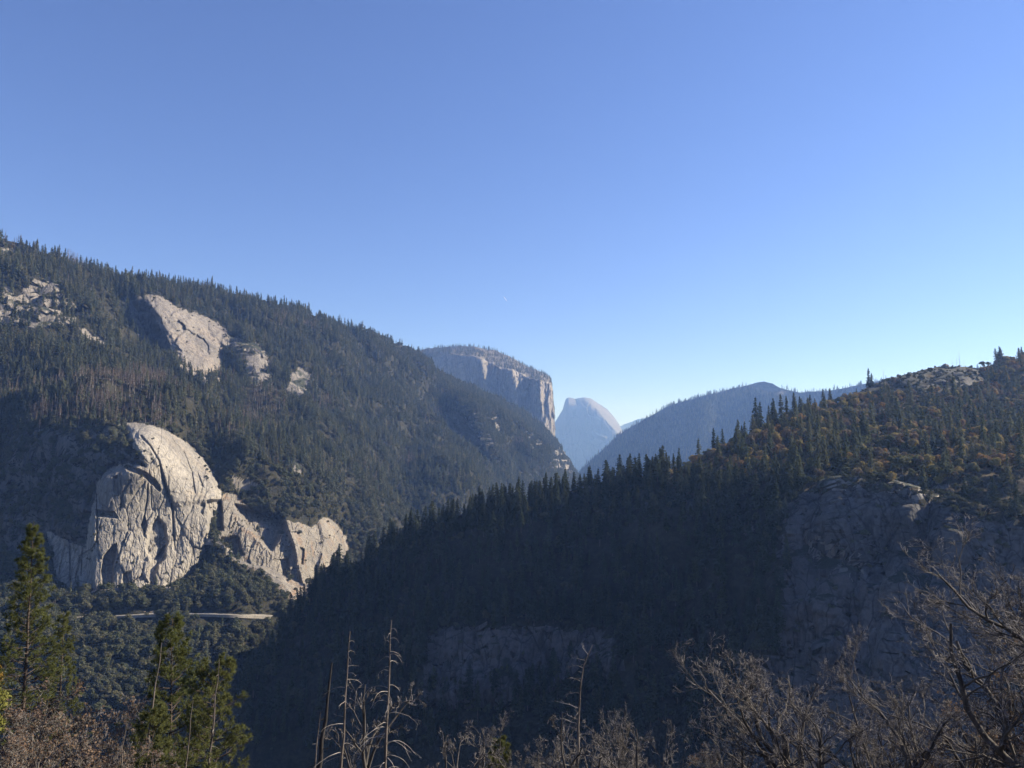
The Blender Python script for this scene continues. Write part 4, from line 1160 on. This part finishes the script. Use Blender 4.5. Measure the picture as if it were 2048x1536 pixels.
# ------------------------------------------------------------------ foreground trees
M['pine_needles'] = foliage('pine_needles', [(0.105, 0.118, 0.046), (0.115, 0.124, 0.050)], 0.45, 0.35, 0.8)
M['pine_bark'] = bark('pine_bark', (0.03, 0.025, 0.022), (0.095, 0.072, 0.058), 5.0)
M['twigs'] = bark('bare_twigs', (0.05, 0.044, 0.041), (0.34, 0.31, 0.285), 4.0)
M['limb'] = bark('bare_limb', (0.03, 0.027, 0.025), (0.13, 0.118, 0.107), 4.0)
M['char'] = bark('charred_wood', (0.012, 0.011, 0.011), (0.05, 0.045, 0.042), 3.0)
M['snag_wood'] = bark('snag_wood', (0.028, 0.024, 0.022), (0.21, 0.18, 0.155), 2.5)
M['silver'] = bark('silver_branch', (0.08, 0.07, 0.06), (0.38, 0.345, 0.31), 2.0)
M['brown_leaf'] = foliage('withered_oak_leaves', [(0.135, 0.092, 0.068), (0.165, 0.115, 0.08)], 0.3, 0.4, 1.0)
M['gold_leaf'] = foliage('gold_oak_leaves', [(0.34, 0.20, 0.05), (0.30, 0.22, 0.06)], 0.4, 0.35, 0.8)
M['olive_leaf'] = foliage('olive_oak_leaves', [(0.15, 0.16, 0.045), (0.17, 0.17, 0.05)], 0.4, 0.35, 0.8)

def pine_meshes(seed, H, Rw, z0, nb, taper=0.8, per=8, needles=10, nl=0.24):
    rg = np.random.default_rng(seed)
    P, r = cone_trunk(H, 0.0105 * H, rg, 14, 0.006, 8, 0.06)
    z = z0 + (0.99 - z0) * ((np.arange(nb) + rg.uniform(-0.5, 0.5, nb)) / nb)
    z = np.clip(z, z0, 0.99); u = (z - z0) / (1 - z0)
    a = np.cumsum(rg.uniform(1.6, 3.2, nb))
    Ln = Rw * ((1 - u) ** taper * np.minimum(1, 0.5 + 2.2 * u) * rg.uniform(0.55, 1.12, nb)) + 0.3
    slope = -0.28 + 0.9 * u + rg.normal(0, 0.1, nb)
    d = np.stack([np.cos(a), np.sin(a), slope], -1); d /= np.linalg.norm(d, axis=1, keepdims=True)
    ti = z * 13; i0 = np.minimum(ti.astype(int), 12); f = (ti - i0)[:, None]
    p = P[0, i0] * (1 - f) + P[0, i0 + 1] * f
    pts = [p]
    for s in range(6):
        pts.append(pts[-1] + d * (Ln / 6)[:, None])
        d = d + rg.normal(0, 0.10, d.shape) + np.array([0, 0, 0.07]); d /= np.linalg.norm(d, axis=1, keepdims=True)
    B = np.stack(pts, 1)
    rb = (0.012 + 0.011 * Ln)[:, None] * np.linspace(1, 0.25, 7)[None]
    T, rt = grow(B, rb, per, 0.25, 1.0, (0.5, 1.0), (0.16, 0.36), 4, rg, 0.12, 0.12, 0.5, 0.4)
    tv = tubes(P, r, 8); bv_ = join([tubes(B, rb, 4), tubes(T, rt, 3)])
    ends = np.concatenate([T[:, 3], T[:, 2] * 0.5 + T[:, 3] * 0.5, T[:, 2], B[:, 6], P[:, -1]])
    dirs = np.concatenate([T[:, 3] - T[:, 2]] * 3 + [B[:, 6] - B[:, 5], P[:, -1] - P[:, -2]])
    dirs /= np.linalg.norm(dirs, axis=1, keepdims=True) + 1e-9
    k = len(ends)
    nd = np.repeat(dirs, needles, 0) * 0.55 + rg.normal(0, 0.62, (k * needles, 3)) + np.array([0, 0, 0.12])
    nd /= np.linalg.norm(nd, axis=1, keepdims=True)
    e0 = np.repeat(ends, needles, 0)
    sd = np.cross(nd, rg.normal(size=nd.shape)); sd /= np.linalg.norm(sd, axis=1, keepdims=True)
    ll = nl * rg.uniform(0.7, 1.2, (len(nd), 1))
    wv = 0.021
    V = np.stack([e0 - sd * wv, e0 + sd * wv, e0 + nd * ll + sd * wv * 0.4], 1).reshape(-1, 3)
    return tv, bv_, (V, np.arange(len(V)).reshape(-1, 3))

def ground_at(px, d):
    x = (px - 1024) / F * d
    return np.array([x, d, float(near_z(np.array([x]), np.array([d]))[0]) - 0.25])

def pine(px, py, d, seed, Rw, z0, nb, label, taper=0.8, per=8, dead_low=0, name='pine_tree', nl=0.24, mat='pine_needles', lean=0.0):
    b = ground_at(px + lean, d)
    top = unproject(px, py, d)
    H = top[2] - b[2]
    (t, br_, ne) = pine_meshes(seed, H, Rw, z0, nb, taper, per, nl=nl)
    e = empty(name, b)
    obj('trunk', fast_mesh('pine_trunk', *t), M['pine_bark'], e)
    bo = obj('branches', fast_mesh('pine_branches', *br_), M['pine_bark'], e)
    obj('needles', fast_mesh('pine_needles', *ne, False), M[mat], bo)['kind'] = 'stuff'
    if lean: e.rotation_euler = (0, math.atan2(top[0] - b[0], H), 0)
    return tag(e, label, 'pine', 'foreground pines')

pine(78, 1046, 66, 101, 4.6, 0.28, 230, 'tall dark green pine at the left edge in front of the cliff', 0.85, 10)
pine(142, 1225, 80, 102, 3.8, 0.2, 160, 'second pine partly hidden right of the tall left pine', 0.7, 9)
pine(368, 1232, 54, 103, 3.7, 0.30, 140, 'yellow-green pine with a pointed top in front of the road', 0.62, 10)
pine(442, 1330, 50, 104, 3.3, 0.25, 115, 'broad-crowned lower pine with its crown ragged on the right', 0.4, 10)
pine(330, 1420, 46, 107, 2.2, 0.25, 80, 'short pine under the pointed yellow-green pine', 0.5, 9)
pine(995, 1478, 40, 105, 0.95, 0.35, 70, 'small narrow yellow-green young pine at the bottom edge', 0.6, 8, name='young_pine', nl=0.16)

def bare_oak_meshes(seed, H, spread=1.0, limbs=7, n=(9, 9, 7, 3), lean=(0, 0), leaf=0, leaf_size=0.06):
    rg = np.random.default_rng(seed)
    k = 10; z = np.linspace(0, 1, k)
    P = np.stack([np.cumsum(rg.normal(0, 0.015, k)) * H + lean[0] * z * H, np.cumsum(rg.normal(0, 0.015, k)) * H + lean[1] * z * H, z * H * 0.62], -1)[None]
    P[:, 0] = 0
    r = (0.025 * H * (1 - 0.6 * z))[None]
    A, ra = grow(P, r, limbs, 0.35, 1.0, (0.35, 0.95 * spread), (0.55, 0.95), 9, rg, 0.18, 0.16, 0.75, 0.22)
    B, rb = grow(A, ra, n[0], 0.2, 1.0, (0.4, 0.95), (0.3, 0.6), 7, rg, 0.10, 0.20, 0.55, 0.25)
    C, rc = grow(B, rb, n[1], 0.15, 1.0, (0.4, 1.0), (0.25, 0.55), 6, rg, 0.06, 0.24, 0.55, 0.3)
    rc = np.maximum(rc * 1.15, 0.007)
    D, rd = grow(C, rc, n[2], 0.1, 1.0, (0.4, 1.1), (0.25, 0.6), 4, rg, 0.06, 0.26, 0.6, 0.4)
    rd = np.maximum(rd, 0.0048)
    E_, re = grow(D, rd, n[3], 0.2, 1.0, (0.4, 1.1), (0.35, 0.7), 3, rg, 0.04, 0.2, 0.7, 0.5)
    re = np.maximum(re, 0.0036)
    trunk = join([tubes(P, r, 8), tubes(A, ra, 6)])
    crown = join([tubes(B, rb, 5), tubes(C, rc, 4)])
    tw = join([tubes(D, rd, 3), tubes(E_, re, 3)])
    lv = None
    if leaf:
        e = np.concatenate([E_[:, -1], D[:, -1]])
        e = e[rg.random(len(e)) < leaf]
        lv = kites(e + rg.normal(0, 0.03, e.shape), rg.normal(size=e.shape) + np.array([0, 0, 0.5]), np.full(len(e), leaf_size), rg, 0.8, 0.6)
    top = max(tw[0][:, 2].max(), 0.1)
    return trunk, crown, tw, lv, top

oak_lib = {}
def oak_lib_get(key, *a, **kw):
    if key not in oak_lib:
        tr, cr, tw, lv, top = bare_oak_meshes(*a, **kw)
        oak_lib[key] = ([fast_mesh('bare_oak_trunk', *tr), fast_mesh('bare_oak_branches', *cr), fast_mesh('bare_oak_twigs', *tw)], fast_mesh('bare_oak_leaves', *lv, False) if lv is not None else None, top)
        for m_, k in zip(oak_lib[key][0], ('limb', 'limb', 'twigs')): m_.materials.append(M[k])
        if lv is not None: oak_lib[key][1].materials.append(M['brown_leaf'])
    return oak_lib[key]

def bare_oak(lib, px, py, d, rz, label, wide=1.0, name='bare_oak', group='bare foreground oaks'):
    ms, lv, top = lib
    b = ground_at(px, d)
    H = unproject(px, py, d)[2] - b[2]
    s = H / top
    e = empty(name, b, rz); e.scale = (s * wide, s * wide, s)
    for nm, m_ in zip(('trunk', 'branches', 'twigs'), ms):
        o = bpy.data.objects.new(nm, m_); COL.objects.link(o); o.parent = e if nm != 'twigs' else bo
        if nm == 'twigs': o['kind'] = 'stuff'
        bo = o if nm == 'branches' else (bo if nm == 'twigs' else None)
    if lv is not None:
        o = bpy.data.objects.new('leaves', lv); COL.objects.link(o); o.parent = bo; o['kind'] = 'stuff'
    return tag(e, label, 'bare tree', group)

LA = oak_lib_get('a', 201, 11.0, 1.0, 7, (8, 8, 5, 2))
LB = oak_lib_get('b', 202, 11.0, 1.05, 6, (9, 7, 5, 2), (0.10, 0.0))
LT = oak_lib_get('t', 203, 8.0, 0.8, 6, (7, 7, 6, 3), (0, 0), 0.35, 0.045)
LS = oak_lib_get('s', 204, 6.0, 0.5, 4, (4, 4, 4, 2))
bare_oak(LB, 1640, 1272, 33, 2.6, 'bare grey oak at the bottom right, the left of the two forked ones')
bare_oak(LA, 1780, 1262, 31, 0.6, 'bare grey oak at the bottom right with a forked trunk')
bare_oak(LB, 1452, 1395, 36, 4.2, 'low bare oak at the left of the bottom right group', 0.9)
bare_oak(LA, 2120, 1010, 29, 1.9, 'big bare oak reaching in from the right edge', 1.15)
bare_oak(LB, 2010, 1190, 34, 5.3, 'dense bare oak behind the big one at the right edge', 1.1)
bare_oak(LA, 1930, 1340, 30, 3.6, 'low dense bare oak at the bottom right corner', 1.2)
bare_oak(LB, 2090, 1120, 36, 0.9, 'bare oak crowding the right edge behind the big one', 1.2)
bare_oak(LA, 1985, 1265, 38, 4.9, 'middle bare oak of the tangle at the right edge', 1.1)
bare_oak(LB, 1850, 1385, 36, 3.1, 'bare oak between the forked oak and the right corner', 1.0)
bare_oak(LA, 1560, 1440, 40, 5.6, 'low bare oak behind the left forked oak', 0.9)
bare_oak(LA, 1078, 1408, 40, 2.2, 'bare bushy oak at the bottom, left of the bent snag', 0.8)
bare_oak(LB, 1180, 1430, 42, 0.4, 'bare bushy oak at the bottom behind the bent snag', 0.8)
for j, (x, y, d, lab) in enumerate([(900, 1462, 38, 'thin bare sapling right of the drooping snag'), (955, 1452, 44, 'faint thin sapling left of the young pine'), (1268, 1458, 38, 'thin upright bare sapling right of the bent snag'),
                                    (1135, 1420, 36, 'slender bare sapling among the bushy oaks'), (735, 1360, 56, 'fine grey sapling between the two pale snags'), (1225, 1445, 44, 'fine bare sapling between bent snag and upright sapling')]):
    bare_oak(LS, x, y, d, j * 1.7, lab, 0.8, 'bare_sapling', 'bare saplings')
for j, (x, y, d, lab) in enumerate([(60, 1330, 52, 'brown withered oak thicket below the tall left pine'), (150, 1375, 50, 'pinkish brown oak with withered leaves, second from the left edge'), (215, 1420, 46, 'withered brown oak left of the pines'),
                                    (20, 1400, 44, 'withered oak in the bottom left corner'), (110, 1450, 40, 'low withered oak at the bottom edge near the left corner'), (270, 1440, 48, 'thin withered oak next to the leaning snag'), (330, 1490, 42, 'low withered oak at the foot of the pines'), (195, 1490, 40, 'low brown withered oak between corner and pines')]):
    bare_oak(LT, x, y, d, j * 2.3, lab, 1.0, 'withered_oak', 'withered oaks at the lower left')

for j, (x, y, d, lab) in enumerate([(1985, 1370, 36, 'brown withered oak behind the big bare oak at the right edge'), (1880, 1440, 34, 'low brown withered oak in the bottom right group'), (2045, 1290, 40, 'withered oak at the right edge'), (1500, 1500, 38, 'low withered oak left of the forked bare oak')]):
    bare_oak(LT, x, y, d, j * 1.9 + 0.5, lab, 1.1, 'withered_oak', 'withered oaks at the lower right')
# leafy oaks cut by the left edge
def leafy(px, py, d, seed, mat, label, W, per=420, size=0.11):
    b = ground_at(px, d); H = unproject(px, py, d)[2] - b[2]
    tr, cr = oak_mesh(seed, H, W, 13, per, size, 0.35, 1.0)
    e = empty('oak_tree', b)
    obj('trunk', tr, M['limb'], e); obj('crown', cr, M[mat], e)
    return tag(e, label, 'oak')
leafy(-22, 1150, 64, 301, 'gold_leaf', 'orange-gold oak cut off by the left edge', 2.3)
leafy(-6, 1285, 56, 302, 'olive_leaf', 'yellow-green oak at the left edge below the golden one', 2.0)

# snags: every branch its own part
def snag(px_top, py_top, px_bot, d, seed, r0, mat, bmat, label, n, ln, z0=0.35, droop=0.5, up=0.25, twiggy=2, bend=0.0, stub=0.3):
    rg = np.random.default_rng(seed)
    b = ground_at(px_bot - (px_top - px_bot) * 0.6, d)
    top = unproject(px_top, py_top, d)
    H = top[2] - b[2]
    k = 16; z = np.linspace(0, 1, k)
    P = np.stack([(top[0] - b[0]) * z + rg.normal(0, 0.03, k), rg.normal(0, 0.03, k) + 0 * z, z * H], -1)
    P[:, 0] += bend * np.clip((z - 0.86) / 0.14, 0, 1) ** 2
    P[0] = 0
    r = r0 * (1 - 0.88 * z)
    e = empty('dead_tree', b)
    obj('trunk', fast_mesh('snag_trunk', *tubes(P[None], r[None], 8)), M[mat], e)
    for j in range(n):
        zz = z0 + (0.98 - z0) * (j + rg.uniform(0, 0.8)) / n
        i0 = min(int(zz * (k - 1)), k - 2); f = zz * (k - 1) - i0
        p = P[i0] * (1 - f) + P[i0 + 1] * f
        a = rg.choice([0.0, math.pi]) + rg.normal(0, 0.75)
        L_ = (ln[0] + (ln[1] - ln[0]) * rg.random() ** (1.8 if stub > 0.2 else 0.8)) * (1.15 - 0.75 * (zz - z0) / (1 - z0)) * (0.22 if rg.random() < stub else 1.0)
        dr = droop * (rg.uniform(0.1, 1.3) if stub > 0.2 else rg.uniform(0.7, 1.5))
        dd = np.array([math.cos(a), math.sin(a), up + rg.normal(0, 0.15)]); dd /= np.linalg.norm(dd)
        pts = [p]
        for s in range(8):
            pts.append(pts[-1] + dd * L_ / 8)
            dd = dd + np.array([0, 0, -dr * rg.uniform(0.1, 0.6)]) + rg.normal(0, 0.10, 3); dd /= np.linalg.norm(dd)
        B = np.array(pts)[None]
        rb = (np.linspace(0.032, 0.007, 9) * (0.6 + 0.5 * L_ / ln[1]) * r0 / 0.2)[None]
        parts = [tubes(B, rb, 5)]
        if twiggy:
            T, rt = grow(B, rb, twiggy, 0.3, 1.0, (0.4, 1.0), (0.15, 0.4), 4, rg, 0, 0.15, 0.6, 0.4, droop * 0.5)
            U, ru = grow(T, np.maximum(rt, 0.004), 2, 0.2, 1.0, (0.4, 1.0), (0.3, 0.6), 3, rg, 0, 0.15, 0.6, 0.5, droop * 0.5)
            parts += [tubes(T, np.maximum(rt, 0.004), 3), tubes(U, np.maximum(ru, 0.003), 3)]
        bo = obj('branch', fast_mesh('snag_branch', *parts[0]), M[bmat], e)
        if twiggy: obj('twigs', fast_mesh('snag_twigs', *join(parts[1:])), M[bmat], bo)['kind'] = 'stuff'
    return tag(e, label, 'dead tree', 'foreground snags')

snag(700, 1262, 686, 44, 401, 0.16, 'snag_wood', 'silver', 'pale barked snag with a few stubby silver branches, left of the drooping one', 22, (0.8, 2.4), 0.45, 0.45, 0.25, 2)
snag(782, 1240, 776, 46, 402, 0.18, 'snag_wood', 'silver', 'tall snag with many long drooping silver branches', 44, (1.0, 2.7), 0.4, 0.62, 0.3, 2, 0.0, 0.1)
snag(664, 1325, 634, 48, 403, 0.34, 'char', 'char', 'black charred snag leaning behind the pale one', 16, (0.4, 1.2), 0.4, 0.2, 0.1, 2)
snag(640, 1425, 630, 45, 404, 0.14, 'snag_wood', 'silver', 'short thin pale snag in front of the charred one', 14, (0.4, 1.0), 0.4, 0.5, 0.2, 1)
snag(1160, 1290, 1146, 40, 405, 0.16, 'snag_wood', 'silver', 'bent-topped snag with crooked branches at the bottom centre', 30, (0.8, 2.2), 0.5, 0.10, 0.2, 5, 0.55)
snag(322, 1285, 300, 46, 406, 0.16, 'snag_wood', 'snag_wood', 'thin leaning snag in front of the pointed pine', 18, (0.4, 1.4), 0.45, 0.3, 0.1, 2)
snag(438, 1318, 428, 48, 407, 0.15, 'snag_wood', 'silver', 'snag with a bare spire rising from the broad-crowned pine', 14, (0.4, 1.2), 0.45, 0.3, 0.1, 1)
snag(252, 1430, 256, 44, 408, 0.12, 'snag_wood', 'snag_wood', 'slim dark snag among the withered oaks', 12, (0.4, 1.1), 0.45, 0.3, 0.1, 2)
snag(385, 1400, 380, 47, 409, 0.12, 'snag_wood', 'snag_wood', 'slim dead stem between the two front pines', 10, (0.3, 0.9), 0.45, 0.3, 0.1, 1)
# contrail, far above the haze
p0, p1 = unproject(1007, 592, 26000.0), unproject(1014, 603, 26000.0)
ct, ntc, outc = new_mat('ice_trail')
bs_ = N(ntc, 'ShaderNodeBsdfDiffuse'); bs_.inputs[0].default_value = (0.85, 0.85, 0.85, 1); ntc.links.new(bs_.outputs[0], outc.inputs[0])
tt = np.linspace(0, 1, 9)[:, None]
tag(obj('contrail', fast_mesh('contrail', *tubes((p0 + (p1 - p0) * tt)[None], (np.sin(np.linspace(0.25, 2.9, 9)) * 10)[None], 6)), ct), 'tiny white vapour trail high in the blue sky', 'contrail')

# ------------------------------------------------------------------ labels: like trees in one place are told apart from left to right
ORD = ('first second third fourth fifth sixth seventh eighth ninth tenth eleventh twelfth thirteenth fourteenth fifteenth sixteenth seventeenth eighteenth nineteenth twentieth').split()
same = {}
for o in COL.objects:
    if o.parent is None and 'label' in o and 'category' in o:
        same.setdefault(o['label'], []).append(o)
for lab, os_ in same.items():
    if 1 < len(os_) <= len(ORD):
        os_.sort(key=lambda o: float(project(np.array(o.location))[0]))
        for k, o in enumerate(os_):
            t_ = lab.replace('medium ', '') + ', %s from left' % ORD[k]
            o['label'] = t_ if len(t_.split()) <= 16 else t_.replace(' the ', ' ')



# ------------------------------------------------------------------ the air
hz_m, nt, out = new_mat('haze_air')
pv = N(nt, 'ShaderNodeVolumePrincipled')
pv.inputs['Color'].default_value = (0.24, 0.44, 1.0, 1)
pv.inputs['Absorption Color'].default_value = (1, 1, 1, 1)
pv.inputs['Density'].default_value = 6.3e-5
pv.inputs['Anisotropy'].default_value = 0.25
nt.links.new(pv.outputs[0], out.inputs['Volume'])
bx = np.array([(x, y, z) for z in (-347.0, 1560.0) for y in (-23000.0, 23000.0) for x in (-23000.0, 23000.0)])
q = [(0, 2, 3, 1), (4, 5, 7, 6), (0, 1, 5, 4), (2, 6, 7, 3), (0, 4, 6, 2), (1, 3, 7, 5)]
hz = obj('haze', fast_mesh('haze', bx, np.array(q), False), hz_m)
tag(hz, 'thin blue haze filling the valley air', kind='stuff')
